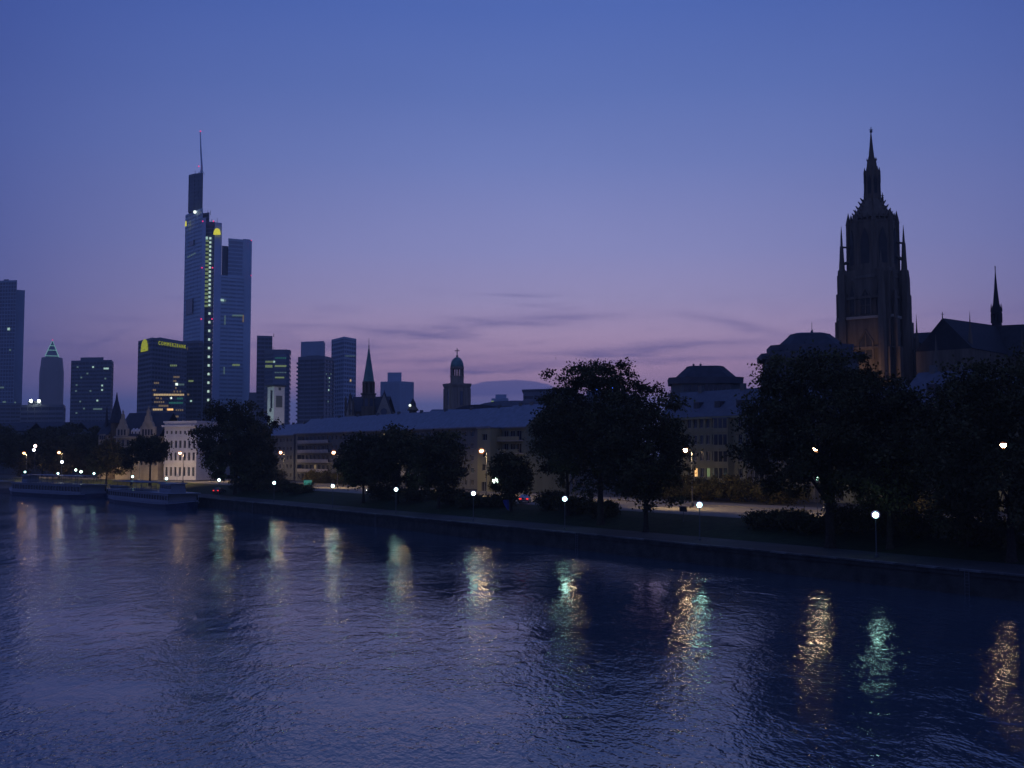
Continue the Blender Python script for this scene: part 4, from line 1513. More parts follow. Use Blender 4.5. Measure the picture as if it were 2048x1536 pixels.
# curved cap with crockets
capr = [(42, 448), (40, 444), (36.5, 434), (30, 421), (20, 404), (16.5, 398)]
MB().lathe([(r * sD, dz(py)) for r, py in capr], 8, rot=OR).build('crown_cap', M_REDSTONE, t)
mb = MB()
for k in range(8):
    a = OR + k * math.pi / 4
    for i in range(len(capr) - 1):
        for f in ((0.3, 0.8) if i in (2, 3) else (0.6,)):
            r = (capr[i][0] + (capr[i + 1][0] - capr[i][0]) * f) * sD
            z = dz(capr[i][1] + (capr[i + 1][1] - capr[i][1]) * f)
            c = (r * math.cos(a), r * math.sin(a))
            mb.tube((*c, z - 0.1), (c[0] + 0.62 * math.cos(a), c[1] + 0.62 * math.sin(a), z + 0.75), 0.30, 0.14, 5)
    r = 40 * sD
    mb.tube((r * math.cos(a), r * math.sin(a), dz(444)), (r * math.cos(a), r * math.sin(a), dz(430)), 0.34, 0.05, 5)
mb.build('crocket', M_REDSTONE, t, kind='stuff')
# slim figure finial on the right shoulder of the crown
mb = MB().tube((0, 0, 0), (0, 0, 1.6), 0.4, 0.25, 6).tube((0, 0, 1.6), (0, 0, 3.0), 0.2, 0.05, 6).tube((-0.4, 0, 2.1), (0.4, 0, 2.1), 0.1, 0.1, 5)
q = at(1765, 400, YD) - Ld
mb.build('shoulder_finial', M_REDSTONE, t, loc=(q.x, q.y, dz(406)))
# lantern and needle
q = at(1741, 400, YD) - Ld
cx = q.x + 0.55
mb = MB().lathe([(17.6 * sD, dz(405)), (16.4 * sD, dz(382)), (14.2 * sD, dz(346)), (14.8 * sD, dz(345)), (14.6 * sD, dz(342)), (10.8 * sD, dz(341)), (8.8 * sD, dz(322)), (9.2 * sD, dz(321)), (6.0 * sD, dz(319.5))], 8, cx, 0, OR)
mb.build('lantern', M_REDSTONE, t)
mb = MB()
for k in range(8):
    a = OR + k * math.pi / 4
    for (r, z0, z1, w_) in ((14.2, 343, 335, .3), (9.0, 321.5, 316, .22), (14.6, 366, 343, .30)):
        c = (cx + r * sD * math.cos(a), r * sD * math.sin(a))
        mb.tube((*c, dz(z0)), (*c, dz(z1)), w_, 0.05 if z0 < 350 else w_ * 0.9, 5)
mb.build('lantern_pinnacle', M_REDSTONE, t, kind='stuff')
for k in range(8):
    a = OR + math.pi / 8 + k * math.pi / 4
    r = 14.6 * sD * math.cos(math.pi / 8)
    put('lancet_window', lancet(0.9, dz(352) - dz(390), 0.7).mesh('lancet_window', M_LEAD), t, (cx + r * math.cos(a), r * math.sin(a), dz(390)), a + math.pi / 2)
MB().lathe([(6.2 * sD, dz(319.6)), (3.6 * sD, dz(295)), (1.2 * sD, dz(268)), (0.5 * sD, dz(264))], 8, cx - 0.05, 0, OR).build('needle_spire', M_REDSTONE, t)
MB().tube((cx, 0, dz(266)), (cx, 0, dz(254)), 0.16, 0.1, 6).ball((cx, 0, dz(263)), 0.42, 8, 6).tube((cx - 0.5, 0, dz(259.5)), (cx + 0.5, 0, dz(259.5)), 0.1, 0.1, 5).build('cross', M_METAL, t)

# free-standing corner pinnacles with struts
def pinnacle(px, Y, levels, name='corner_pinnacle'):
    q = at(px, 540, Y) - Ld
    prof = [(r * sD, dz(py, Y)) for r, py in levels]
    return MB().lathe(prof, 8, q.x, q.y).build(name, M_REDSTONE, t), q


for px, Yq, lv, st in ((1684, 300, [(12, 760), (11, 640), (10, 560), (8.5, 542), (6.2, 540), (4.6, 515), (3.6, 494), (2.6, 492), (2.0, 475), (0.3, 453)], 495),
                       (1808.5, 296, [(13, 760), (12, 640), (11, 560), (9, 542), (6.4, 540), (5.0, 515), (3.8, 487), (2.8, 485), (2.0, 472), (0.3, 450)], 487),
                       (1762, 289.5, [(9, 760), (8, 640), (7, 590), (5.5, 560), (4.0, 545), (3.2, 530), (0.3, 500)], None),
                       (1735, 311, [(9, 760), (8, 640), (7, 590), (5.5, 560), (4.0, 545), (3.2, 530), (0.3, 480)], None)):
    o, q = pinnacle(px, Yq, lv)
    if st:
        inner = Vector((q.x * 0.70, q.y * 0.7, dz(st)))
        MB().tube((q.x, q.y, dz(st, Yq)), inner, 0.28, 0.28, 5).tube((q.x, q.y, dz(st + 34, Yq)), (q.x * 0.78, q.y * .78, dz(st + 30)), 0.45, 0.45, 5).build('flying_strut', M_REDSTONE, t)
for px, Yq, p0 in ((1671, 298, 636), (1830.5, 294, 628)):
    pinnacle(px, Yq, [(5, 780), (4.5, 690), (3.6, 676), (2.4, 672), (1.3, 655), (0.15, p0)], 'low_pinnacle')


def hall(name, A, B, half, ze, m_roof, base=0.0, fin=None):
    """pitched roof between two ridge points, with walls below"""
    A, B = Vector(A), Vector(B)
    d = Vector((B.x - A.x, B.y - A.y)).normalized()
    n = Vector((-d.y, d.x)) * half
    mb = MB()
    vs = []
    for P_ in (A, B):
        vs += [(P_.x - n.x, P_.y - n.y, ze), (P_.x, P_.y, P_.z), (P_.x + n.x, P_.y + n.y, ze)]
    mb.add(vs, [(0, 3, 4, 1), (1, 4, 5, 2), (0, 1, 2), (5, 4, 3), (0, 2, 5, 3)])
    o = mb.build(name + '_roof', m_roof, t)
    MB().prism([(A.x - n.x * .97, A.y - n.y * .97), (B.x - n.x * .97, B.y - n.y * .97), (B.x + n.x * .97, B.y + n.y * .97), (A.x + n.x * .97, A.y + n.y * .97)], base, ze - 0.02).build(name + '_wall', M_REDSTONE, t)
    return o


ra = at(1885, 636, 285) - Ld
rb = at(1992, 651, 312) - Ld
rc = at(2150, 644, 285) - Ld
rn0 = at(1815, 667, 312) - Ld
rn1 = at(1930, 660, 322) - Ld
zed = dz(725, 300)
hall('transept', ra, rb, 7.5, dz(700, 285), M_CSLATE)
hall('choir', rb + (rb - rc) * 0.02, rc, 8.0, dz(715, 300), M_CSLATE)
hall('nave', rn0, rn1, 9.0, dz(712, 318), M_CSLATE)
MB().tube((ra.x, ra.y, ra.z - 0.3), (ra.x, ra.y, ra.z + 1.6), 0.15, 0.08).tube((ra.x - 0.35, ra.y, ra.z + 1.0), (ra.x + 0.35, ra.y, ra.z + 1.0), 0.07).build('gable_cross', M_REDSTONE, t)
for px, p0, Yq in ((1937, 622, 283), (2040, 655, 280), (1868, 668, 279)):
    pinnacle(px, Yq, [(6, 800), (5.5, 700), (3.5, 670), (2.2, 660), (1.2, 645), (0.12, p0)] if p0 < 640 else [(6, 800), (5.5, 720), (3.5, 705), (2.2, 700), (1.2, 690), (0.12, p0)], 'buttress_pinnacle')
# ridge turret
fq = at(1993.5, 650, 312) - Ld
s3 = 312 / F_PX


def fz(py):
    return zat(py, 312) - 5


mb = MB()
mb.lathe([(11 * s3, fz(665)), (10 * s3, fz(648)), (9.5 * s3, fz(645))], 8, fq.x, fq.y)
for k in range(8):
    a = k * math.pi / 4 + 0.2
    c = (fq.x + 8.6 * s3 * math.cos(a), fq.y + 8.6 * s3 * math.sin(a))
    mb.tube((*c, fz(646)), (*c, fz(627)), 0.34, 0.34, 6)
mb.lathe([(10.8 * s3, fz(628)), (10.8 * s3, fz(624)), (8.8 * s3, fz(623))], 8, fq.x, fq.y)
mb.lathe([(8.8 * s3, fz(623.2)), (7.6 * s3, fz(612)), (6.4 * s3, fz(608)), (3.2 * s3, fz(575)), (0.8 * s3, fz(543)), (0.15, fz(532))], 8, fq.x, fq.y)
mb.build('ridge_turret', M_CSLATE, t)
for k in range(8):
    a = k * math.pi / 4 + 0.2
    mb = MB().tube((0, 0, 0), (0, 0, 2.4), 0.22, 0.03, 5)
    put('turret_pinnacle', mb.mesh('turret_pinnacle', M_CSLATE), t, (fq.x + 10 * s3 * math.cos(a), fq.y + 10 * s3 * math.sin(a), fz(624)))
# warm floodlight on the foot of the tower
p = Vector(Ld)
spot('warm floodlight below the left face of the cathedral tower', (p.x - 16, p.y - 20, 24), (p.x - 2.5, p.y - 3, 34), 6500, (1.0, 0.62, 0.28), 70, 0.9)

# ================================================================== HOUSES ALONG THE QUAY
t, w, sh = apartment('short apartment block partly behind the dense round tree left of the balconied block', 486, 588, 152, 15.4, 11, 3.6, M_GREY, 5, 1.3, 3.0, [], [(12, 2, W_WARMD)], 1)
u0 = UX(592, 150)


def bx(px, v=150, ul=None):
    return (u0 if ul is None else ul) - UX(px, v)


t, w, sh = apartment('long apartment block with pale stacked balconies and a continuous slate roof', 592, 984, 150, 15.8, 11.5, 4.5, M_GREY, 5, 1.4, 3.1,
                     [(bx(603), bx(664)), (bx(700), bx(752)), (bx(800), bx(860))],
                     [(bx(587 + 10), 3, W_WARM), (bx(632), 1, W_WARMD), (bx(767), 4, W_WARM), (bx(760), 4, W_WARM), (bx(880), 1, W_GREEN), (bx(835), 2, W_WARMD)], 2)
u1 = UX(986, 146)
t, w, sh = apartment('end apartment block with blank greenish gable facing the large tree', 986, 1052, 146, 15.3, 12.5, 5.0, M_CREAM, 5, 1.3, 2.6,
                     [(2.0, 12.5, M_OCHRE)], [(bx(1000, 146, u1), 2, W_WARMD)], 3)
# projecting stair bay
ub0, ub1 = UX(955, 143), UX(981, 143)
t = thing('stair_tower', 'yellowish projecting stair bay lit by the orange street lamp', 'stair tower', (*UV(ub0, 143), G), RIVER_ROT)
w = ub0 - ub1
ops = [(w * .36, w * .74, z, z + 1.5) for z in (1.6, 4.9, 8.0, 12.0)] + [(w * .30, w * .66, 0.02, 2.3)]
ops = ops[1:]
body(t, w, 14.8, 6.5, ops, M_OCHRE, 0.25)
windowset(t, ops, 0.25)
MB().box(-0.25, w + 0.25, -0.25, 6.6, 14.81, 15.05).build('roof', M_SLATE, t)

# gabled quay houses with bays, right of the big tree
def quay_house(label, pxa, pxb, v, h, D, rise, m, bays, rng_seed, lit=None, bay_mat=None):
    ua, ub = UX(pxa, v), UX(pxb, v)
    w = ua - ub
    t = thing('quay_house', label, 'house', (*UV(ua, v), G), RIVER_ROT, 'tall houses along the quay street')
    st = 5
    sh = h / st
    ops = []
    lm = {}
    bspan = [(b - 2.2, b + 2.2) for b in bays]
    n = int((w - 1) / 1.75)
    for s in range(st):
        for k in range(n):
            cx = 0.5 + (k + 0.5) * (w - 1) / n
            if any(a - 0.5 < cx < b + 0.5 for a, b in bspan):
                continue
            if s == 0 and k % 2:
                continue
            ww = 1.05 if s else 1.9
            ops.append((cx - ww / 2, cx + ww / 2, s * sh + (0.8 if s else 0.4), s * sh + sh - 0.65))
            for (fx, fs, mm) in (lit or ()):
                if fs == s and abs(cx - fx * w) < 0.9:
                    lm[len(ops) - 1] = mm
    body(t, w, h, D, ops, m, 0.25, gable_z=h + rise)
    windowset(t, ops, 0.25, lm)
    MB().gable(0, w, 0, D, h, h + rise, 0.5, 0.22).build('roof', M_SLATED, t)
    for s in range(1, st):
        MB().box(-0.1, w + 0.1, -0.14, -0.004, s * sh - 0.12, s * sh + 0.14).build('cornice', m, t)
    MB().box(-0.4, w + 0.4, -0.58, -0.02, h - 0.75, h - 0.30).build('eaves_cornice', m, t)
    for b in bays:
        o = MB().box(b - 2.0, b + 2.0, -1.3, -0.006, sh * 0.9, h - 0.8).build('bay', bay_mat or m, t)
        for s in range(1, st):
            for dx in (-1.25, 0, 1.25):
                q = put('window', unit(M_GLASS, 'window', 0.0, 0.05), o, (b + dx, -1.34, s * sh + sh * 0.5), 0, (0.95, 1, sh * 0.62))
            MB().box(b - 2.12, b + 2.12, -1.45, -1.302, s * sh - 0.16, s * sh + 0.12).build('sill_band', m, o)
        MB().box(b - 2.1, b + 2.1, -1.42, -0.02, h - 0.795, h - 0.6).build('bay_roof', M_SLATED, o)
        for dx in (-1.8, 1.8):
            MB().box(b + dx - 0.12, b + dx + 0.12, -1.2, -0.01, 0.0, sh * 0.9).build('bracket', m, o)
    # dormers
    k = rise / (D / 2)
    for j in range(max(1, int(w / 6))):
        x = w * (j + 0.5) / max(1, int(w / 6))
        o = MB().box(x - 0.8, x + 0.8, 1.6, 4.0, h + 0.6, h + 1.6 * k + 1.5).build('dormer', M_DARKROOF, t)
        put('window', unit(M_GLASS, 'window', 0.0, 0.05), o, (x, 1.55, h + 1.6 * k + 0.7), 0, (1.0, 1, 1.1))
    for j in range(2):
        x = w * (0.25 + 0.5 * j)
        MB().box(x - 0.5, x + 0.5, D / 2 - 0.4, D / 2 + 0.4, h + rise - 0.5, h + rise + 1.3).build('chimney', M_GREY, t)
    return t


quay_house('ochre five-storey house with two bays lit from below by an orange lamp', 1322, 1490, 160, 16.6, 12, 5.2, M_OCHRE, [4.6, 18.6], 1,
           [(0.44, 1, W_HOT), (0.60, 1, W_COOLD), (0.67, 1, W_COOL), (0.55, 1, W_GREEN), (0.72, 3, W_COOL)])
quay_house('dark five-storey house right of the ochre house, half behind trees', 1492, 1660, 160, 16.0, 12, 5, M_GREY, [5.0, 15.5], 2, [(0.6, 0, W_WARMD), (0.9, 0, W_WARMD), (0.3, 0, W_GREEN)])
quay_house('shaded grey house hidden behind the broad tree at right', 1662, 1798, 160, 15.6, 12, 5, M_CREAM, [7.2], 3, [(0.2, 0, W_GREEN)])
quay_house('blue-grey house with tall bay windows between two trees at right', 1800, 1905, 158, 17.4, 12, 5, M_GREY, [4.5], 4, [(0.8, 0, W_WARM)])
quay_house('house with lamp-lit cream corner at far right behind the last tree', 1907, 2130, 158, 16.5, 12, 5, M_CREAM, [4.0, 13.5], 5, [(0.1, 1, W_WARM), (0.06, 0, W_WARMD)])

# ================================================================== FLOODLIT OLD BUILDINGS AT LEFT
# white palace-like building
Lw = at(327, 960, 372)
Lw.z = 4.3
t = thing('white_facade_house', 'white four-storey classical house with rows of narrow windows', 'house', Lw, math.radians(-20))
s = 372 / F_PX
w = 73 * s / math.cos(math.radians(20)) * 0.985


def wz(py):
    return zat(py, 370) - 4.3


ops = []
n = 7
for (z0, z1, ww) in ((952, 934, 0.5), (921, 905, 0.5), (896, 881, 0.5), (868, 861.5, 0.42)):
    for k in range(n):
        cx = w * (k + 0.6) / (n + 0.2)
        ops.append((cx - w / n * ww / 2, cx + w / n * ww / 2, max(0.3, wz(z0)), wz(z1)))
hh = wz(846)
body(t, w, hh, 14, ops, M_WHITE, 0.35)
windowset(t, ops, 0.35)
for (z0, d_) in ((926, 0.25), (900, 0.12), (874, 0.12)):
    MB().box(-0.1, w + 0.1, -d_, -0.004, wz(z0) - 0.25, wz(z0) + 0.25).build('string_course', M_WHITE, t)
MB().box(-0.6, w + 0.6, -0.8, 14.3, wz(853), wz(849)).build('cornice', M_WHITE, t) if False else MB().box(-0.6, w + 0.6, -0.8, -0.005, wz(854), wz(850)).build('cornice', M_WHITE, t)
MB().box(-0.3, w + 0.3, -0.35, 14.2, hh + 0.005, wz(842)).build('attic', M_WHITE, t)

# old gabled building with dormers
Lg = at(230, 962, 376)
Lg.z = 4.3
t = thing('gabled_hall', 'old pale building with two stepped gables and three small dormers', 'building', Lg, math.radians(-18))
s = 376 / F_PX
w = 96 * s / math.cos(math.radians(18)) * 0.985


def gz(py):
    return zat(py, 376) - 4.3


n = 9
ops = []
for (z0, z1) in ((930, 916), (911, 898), (893, 879)):
    for k in range(n):
        cx = w * (k + 0.5) / n
        ops.append((cx - 0.5, cx + 0.5, gz(z0), gz(z1)))
hh = gz(873)
body(t, w, hh, 15, ops, M_STONE, 0.3)
windowset(t, ops, 0.3)
MB().box(-0.5, w + 0.5, -0.6, -0.004, gz(876), gz(873)).build('cornice', M_STONE, t)
MB().gable(0, w, 0, 15, hh + .02, gz(826), 0.5, 0.25).build('roof', M_DARKROOF, t)
px2x = lambda px: (px - 230) / 96 * w
for (a, b, apex) in ((232, 258, 828), (287, 319, 820)):
    xa, xb = px2x(a), px2x(b)
    xm, W2 = (xa + xb) / 2, (xb - xa) / 2
    zb, zt = gz(872), gz(apex)
    prof = []
    steps = ((1.0, 0.0), (1.0, 0.34), (0.8, 0.36), (0.62, 0.52), (0.45, 0.55), (0.36, 0.74), (0.2, 0.78), (0.12, 0.96), (0.05, 1.0))
    pr = [(xm + W2 * f, zb + (zt - zb) * g) for f, g in steps] + [(xm - W2 * f, zb + (zt - zb) * g) for f, g in reversed(steps)]
    m_ = len(pr)
    mb = MB().add([(x, -0.5, z) for x, z in pr] + [(x, 0.6, z) for x, z in pr],
                  [tuple(range(m_)), tuple(range(2 * m_ - 1, m_ - 1, -1))] + [((i + 1) % m_, i, m_ + i, m_ + (i + 1) % m_) for i in range(m_)])
    g = mb.build('stepped_gable', M_STONE, t)
    MB().tube((xm, 0, zt - .1), (xm, 0, zt + 1.6), 0.3, 0.06, 6).ball((xm, 0, zt + 0.7), 0.35).build('finial', M_STONE, g)
    nn = 3 if b - a < 28 else 4
    for k in range(nn):
        xx = xm + W2 * 1.6 * ((k + 0.5) / nn - 0.5)
        put('window', unit(M_GLASS, 'window', 0.0, 0.05), g, (xx, -0.53, gz(865)), 0, (0.75, 1, 2.0))
for px in (265, 272.5, 280.5):
    x = px2x(px)
    o = MB().box(x - 0.55, x + 0.55, 0.6, 3, gz(873) + 0.1, gz(860)).build('dormer', M_WHITE, t)
    MB().lathe([(0.72, gz(860) + .003), (0.5, gz(858.5)), (0.03, gz(856))], 4, x, 1.3, math.pi / 4).build('dormer_roof', M_WHITE, o)
    put('window', unit(M_GLASS, 'window', 0.0, 0.05), o, (x, 0.56, gz(867)), 0, (0.5, 1, 1.3))

# spired turret house left of it
Lt = at(212, 960, 385)
Lt.z = 4.3
t = thing('spired_turret_house', 'dark house with steep pointed turret roof beside the gabled hall', 'house', Lt, math.radians(-18))
s = 385 / F_PX


def hz_(py):
    return zat(py, 385) - 4.3


MB().box(-20 * s, 2 * s, 0, 9, 0, hz_(868)).box(-17 * s, -1.5 * s, -0.4, -0.003, hz_(882), hz_(868)).build('wall', M_STONE, t)
MB().lathe([(11 * s, 0), (11 * s, hz_(845))], 8, 8 * s, 3, math.pi / 8).build('turret', M_REDSTONE, t)
MB().lathe([(14 * s, hz_(846)), (9 * s, hz_(822)), (3 * s, hz_(800)), (0.1, hz_(784))], 8, 8 * s, 3, math.pi / 8).build('turret_roof', M_DARKROOF, t)
MB().gable(-20 * s, 2 * s, 0, 9, hz_(868) + .02, hz_(840), 0.4, 0.25).build('roof', M_DARKROOF, t)
MB().lathe([(4 * s, hz_(856)), (2 * s, hz_(826)), (0.08, hz_(812))], 6, -13 * s, 2.5).build('ridge_spire', M_DARKROOF, t)
for k in range(3):
    put('window', unit(M_GLASS, 'window', 0.0, 0.05), t, ((-14 + k * 5) * s, -0.46 if k < 3 else -0.05, hz_(875)), 0, (0.7, 1, 1.4))
pw = at(360, 955, 350)
spot('floodlight on the ground before the white facade house', (pw.x - 6, pw.y - 10, 4.3), (pw.x + 6, pw.y + 18, 15), 4500, (1.0, 0.80, 0.74), 110, 0.9)
spot('floodlight on the ground before the old gabled hall', (at(285, 955, 345).x, 340, 4.3), (at(275, 900, 376).x, 378, 15), 3600, (1.0, 0.80, 0.66), 110, 0.9)

# dark low roofs at far left
for (px0, px1, Y, pe, pr_, lab) in ((-40, 60, 470, 862, 846, 'dark low house with ridge roof at the left edge behind trees'), (62, 150, 500, 858, 845, 'dark low house behind left trees, below the pyramid tower'),
                                    (152, 200, 520, 860, 843, 'dark low house left of the spired turret')):
    L_ = at(px0, 900, Y)
    L_.z = 4.8
    s = Y / F_PX
    w = (px1 - px0) * s
    t = thing('low_house', lab, 'house', L_, math.radians(-8), 'low dark houses at far left')
    MB().box(0, w, 0, 12, 0, zat(pe, Y) - 4.8).build('wall', M_GREY, t)
    MB().gable(0, w, 0, 12, zat(pe, Y) - 4.79, zat(pr_, Y) - 4.8, 0.5, 0.3).build('roof', M_DARKROOF, t)
    for k in range(3):
        put('window', unit(M_GLASS), t, (w * (0.25 + k * 0.25), -0.02, zat(pe, Y) - 7), 0, (1.3, 0.4, 1.6))

# ================================================================== LAMPS
LAMP_W = 7500.0


def halo_mat(name, col, k):  # see-through glow for the added bloom shells round the lamps
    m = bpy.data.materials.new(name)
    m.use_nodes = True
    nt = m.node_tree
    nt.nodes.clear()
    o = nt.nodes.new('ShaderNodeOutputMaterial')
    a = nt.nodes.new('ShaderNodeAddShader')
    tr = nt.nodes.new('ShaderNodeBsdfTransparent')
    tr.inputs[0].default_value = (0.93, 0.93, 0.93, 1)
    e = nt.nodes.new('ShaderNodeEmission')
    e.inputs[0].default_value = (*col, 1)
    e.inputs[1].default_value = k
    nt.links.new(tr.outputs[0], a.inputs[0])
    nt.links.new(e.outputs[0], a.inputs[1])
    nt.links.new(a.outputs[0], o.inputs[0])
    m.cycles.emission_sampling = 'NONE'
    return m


M_HALO_O = halo_mat('amber_lamp_halo', (1.0, 0.36, 0.12), 0.22)  # orange bloom painted as a weak emission
M_HALO_W = halo_mat('violet_lamp_halo', (0.42, 0.42, 0.95), 0.16)  # violet lens fringe painted as a weak emission


def ray_v(px, v):
    return UV(UX(px, v), v)


def globe_lamp(glow=M_WHITE_LAMP):
    t = thing('globe_lamp', '', 'lamp', (0, 0, 0), 0, 'white globe lamps along the promenade')
    MB().lathe([(0.16, 0), (0.16, 0.25), (0.07, 0.35), (0.055, 3.95), (0.12, 4.0), (0.12, 4.08)], 10).build('pole', M_METAL, t)
    g = MB().ball((0, 0, 4.37), 0.30, 14, 9).build('globe', glow, t, smooth=True)
    MB().ball((0, 0, 4.40), 0.44, 16, 10).build('halo_shell', M_HALO_W, g, smooth=True)  # added shell imitating the violet bloom round the globe, not lamp glass
    MB().lathe([(0.14, 4.69), (0.10, 4.75), (0.02, 4.79)], 10).build('cap', M_METAL, t)
    return t


GLOBES = [(1747, 1030, 'globe lamp nearest to us, at right below the dark broad tree'), (1397, 1010, 'globe lamp in front of the ochre house beside the notice board'),
          (1129, 998, 'globe lamp under the large tree, left of its trunk'), (947, 987, 'globe lamp left of the yellowish stair bay'),
          (793, 979, 'globe lamp before the middle dark trees, beside a bright street stretch'), (667, 972, 'globe lamp under the balconied apartment block'),
          (550, 966, 'globe lamp below and left of the tall orange lamp'), (440, 961, 'globe lamp under the dense round tree, over the car with red lights'),
          (333, 958, 'globe lamp between white house and right-hand boat'), (265, 954, 'globe lamp before the gabled hall, beside the flat-topped tree'),
          (188, 947, 'globe lamp at the right end of the long boat'), (116, 947, 'globe lamp above the middle of the long boat'), (50, 944, 'leftmost globe lamp, above the bow of the long boat')]
g0 = globe_lamp()
for i, (px, py, lab) in enumerate(GLOBES):
    if px > 400:
        x, y = ray_v(px, 97.3)
        Y = y
    else:
        Y = {333: 292, 265: 318, 188: 352, 116: 372, 50: 400}[px]
        p = at(px, py, Y)
        x, y = p.x, p.y
    z = zat(py, Y) - 4.37
    z = max(2.15, min(2.45, z)) if px > 400 else max(2.1, min(2.6, z))
    if px == 333:
        g1 = globe_lamp(M_WHITE_FAR)
        g1.location = (x, y, z)
        g1['label'] = lab
        g0 = g1
    elif i == 0:
        g0.location = (x, y, z)
        g0['label'] = lab
    else:
        dup(g0, (x, y, z), 0, lab)


def street_lamp(glow=M_ORANGE_LAMP):
    t = thing('street_lamp', '', 'street lamp', (0, 0, 0), 0, 'orange street lamps along the quay street')
    MB().lathe([(0.2, 0), (0.2, 0.8), (0.1, 0.95), (0.085, 5.0), (0.06, 9.0)], 10).build('pole', M_METAL, t)
    MB().tube((0, 0, 8.9), (-0.25, 0, 9.35), 0.05, 0.05).tube((-0.25, 0, 9.35), (-0.95, 0, 9.52), 0.05, 0.045).build('arm', M_METAL, t)
    h = MB().lathe([(0.40, 0.02), (0.40, 0.06), (0.30, 0.2), (0.02, 0.30)], 12).build('lamp_head', M_METAL, t)
    h.location = (-1.05, 0, 9.42)
    MB().ball((0, 0, -0.14), 0.66, 16, 10).build('halo_shell', M_HALO_O, h, smooth=True)  # added shell imitating the orange bloom round the lamp, not lamp glass
    b = MB().lathe([(0.02, -0.42), (0.16, -0.40), (0.29, -0.26), (0.34, -0.06), (0.34, 0.015)], 14).build('bowl', glow, h, smooth=True)
    ld = bpy.data.lights.new('lamp_beam', 'SPOT')
    ld.energy = LAMP_W
    ld.color = (1.0, 0.70, 0.36)
    ld.spot_size = math.radians(146)
    ld.spot_blend = 0.35
    ld.shadow_soft_size = 0.3
    lo = bpy.data.objects.new('lamp_beam', ld)
    C.objects.link(lo)
    lo.parent = h
    lo.location = (0, 0, -0.45)
    lo.rotation_euler = Vector((CA * 0.45, SA * 0.45, -1)).to_track_quat('-Z', 'Y').to_euler()
    return t


ORANGE = [(2005, 890, 128, 'orange street lamp shining through leaves at the far right'), (1630, 897, 126, 'orange street lamp among branches of the broad right-hand tree'),
          (1370, 900, 126, 'orange street lamp in front of the ochre bay house'), (1136, 903, 128, 'orange street lamp hidden among leaves of the large tree'),
          (963, 902, 128, 'orange street lamp in front of the yellowish stair bay'), (806, 903, 128, 'orange street lamp behind the middle dark trees'),
          (668, 905, 128, 'orange street lamp at the right end of the pale balconies'), (562, 905, 128, 'orange street lamp left of the balconied block'),
          (457, 906, 128, 'orange street lamp glinting inside the dense round tree'), (360, 906, None, 'orange street lamp in front of the white facade house'),
          (273, 906, None, 'orange street lamp behind the flat-topped tree before the gabled hall'), (189, 907, None, 'dim orange street lamp left of the gabled hall'),
          (118, 905, None, 'orange street lamp lighting green leaves at left'), (48, 906, None, 'leftmost orange street lamp above the long boat')]
l0 = street_lamp()
GAPS = []     # lines of sight that the foliage leaves free around the lamps
for i, (px, py, v, lab) in enumerate(ORANGE):
    if v:
        x, y = ray_v(px, v)
    else:
        Y = {360: 340, 273: 352, 189: 372, 118: 385, 48: 405}[px]
        p = at(px, py, Y)
        x, y = p.x, p.y
    # the lamp leans out to the left of its pole
    zl = zat(py, y)
    loc = (x + 1.05, y, zl - 9.3)
    bowl = Vector((x, y, zl - 0.05))
    if px in (2005, 1630, 668, 1370, 963, 562):
        GAPS.append((tuple(bowl), (0, 0, CAM_H), 0.42))
    if px > 440:
        row_c = 908 + F_PX * (CAM_H + bowl.z) / bowl.y
        row_w = 908 + 0.116 * (px + 508) + 4
        for k_ in range(6):
            row = row_w + (row_c + 110 - row_w) * k_ / 5
            GAPS.append((tuple(bowl), tuple(at(px, row, CAM_H * F_PX / (row - 908))), 0.6))
    if px == 360:
        l1 = street_lamp(M_ORANGE_FAR)
        l1.location = loc
        l1['label'] = lab
        l0 = l1
    elif i == 0:
        l0.location = loc
        l0['label'] = lab
    else:
        dup(l0, loc, 0, lab)

# extra lamps at left and by the stair bay
p = at(70, 906, 370)
t = thing('twin_street_lamp', 'tall street lamp with a pinkish light above a bluish one, far left', 'street lamp', (p.x, p.y, 4.0), 0)
MB().lathe([(0.2, 0), (0.1, 0.9), (0.06, zat(890, 370) - 4)], 8).build('pole', M_METAL, t)
MB().ball((0, 0, zat(892, 370) - 4), 0.5, 12, 8).build('lamp', emis('pink_lamp_glass', (1.0, 0.66, 0.6), 9), t)
MB().ball((-0.25, -0.3, zat(900, 370) - 4), 0.45, 12, 8).build('lamp', emis('blueish_lamp_glass', (0.72, 0.74, 1.0), 9), t)
for (px, py, Y, r, m, lab) in ((124, 924, 365, 0.42, emis('blue_white_lamp', (0.7, 0.8, 1.0), 14), 'small bluish lamp below the orange lamp with lit leaves'),
                               (151.5, 940, 360, 0.36, M_PALE_LAMP, 'small greenish path lamp, left one of the pair beside the long boat'),
                               (162, 943.5, 355, 0.38, M_PALE_LAMP, 'small greenish path lamp, right one of the pair beside the long boat'),
                               (991, 961, None, 0.62, M_PALE_LAMP, 'pale green lantern right of the yellowish stair bay')):
    if Y is None:
        x, y = ray_v(px, 126)
        x, y, Y = x, y, y
    else:
        q = at(px, py, Y)
        x, y = q.x, q.y
    t = thing('path_lamp', lab, 'lamp', (x, y, 3.9), 0)
    zl = zat(py, Y) - 3.9
    MB().lathe([(0.1, 0), (0.05, 0.4), (0.045, zl - r)], 8).build('pole', M_METAL, t)
    MB().ball((0, 0, zl), r, 12, 8).build('globe', m, t)
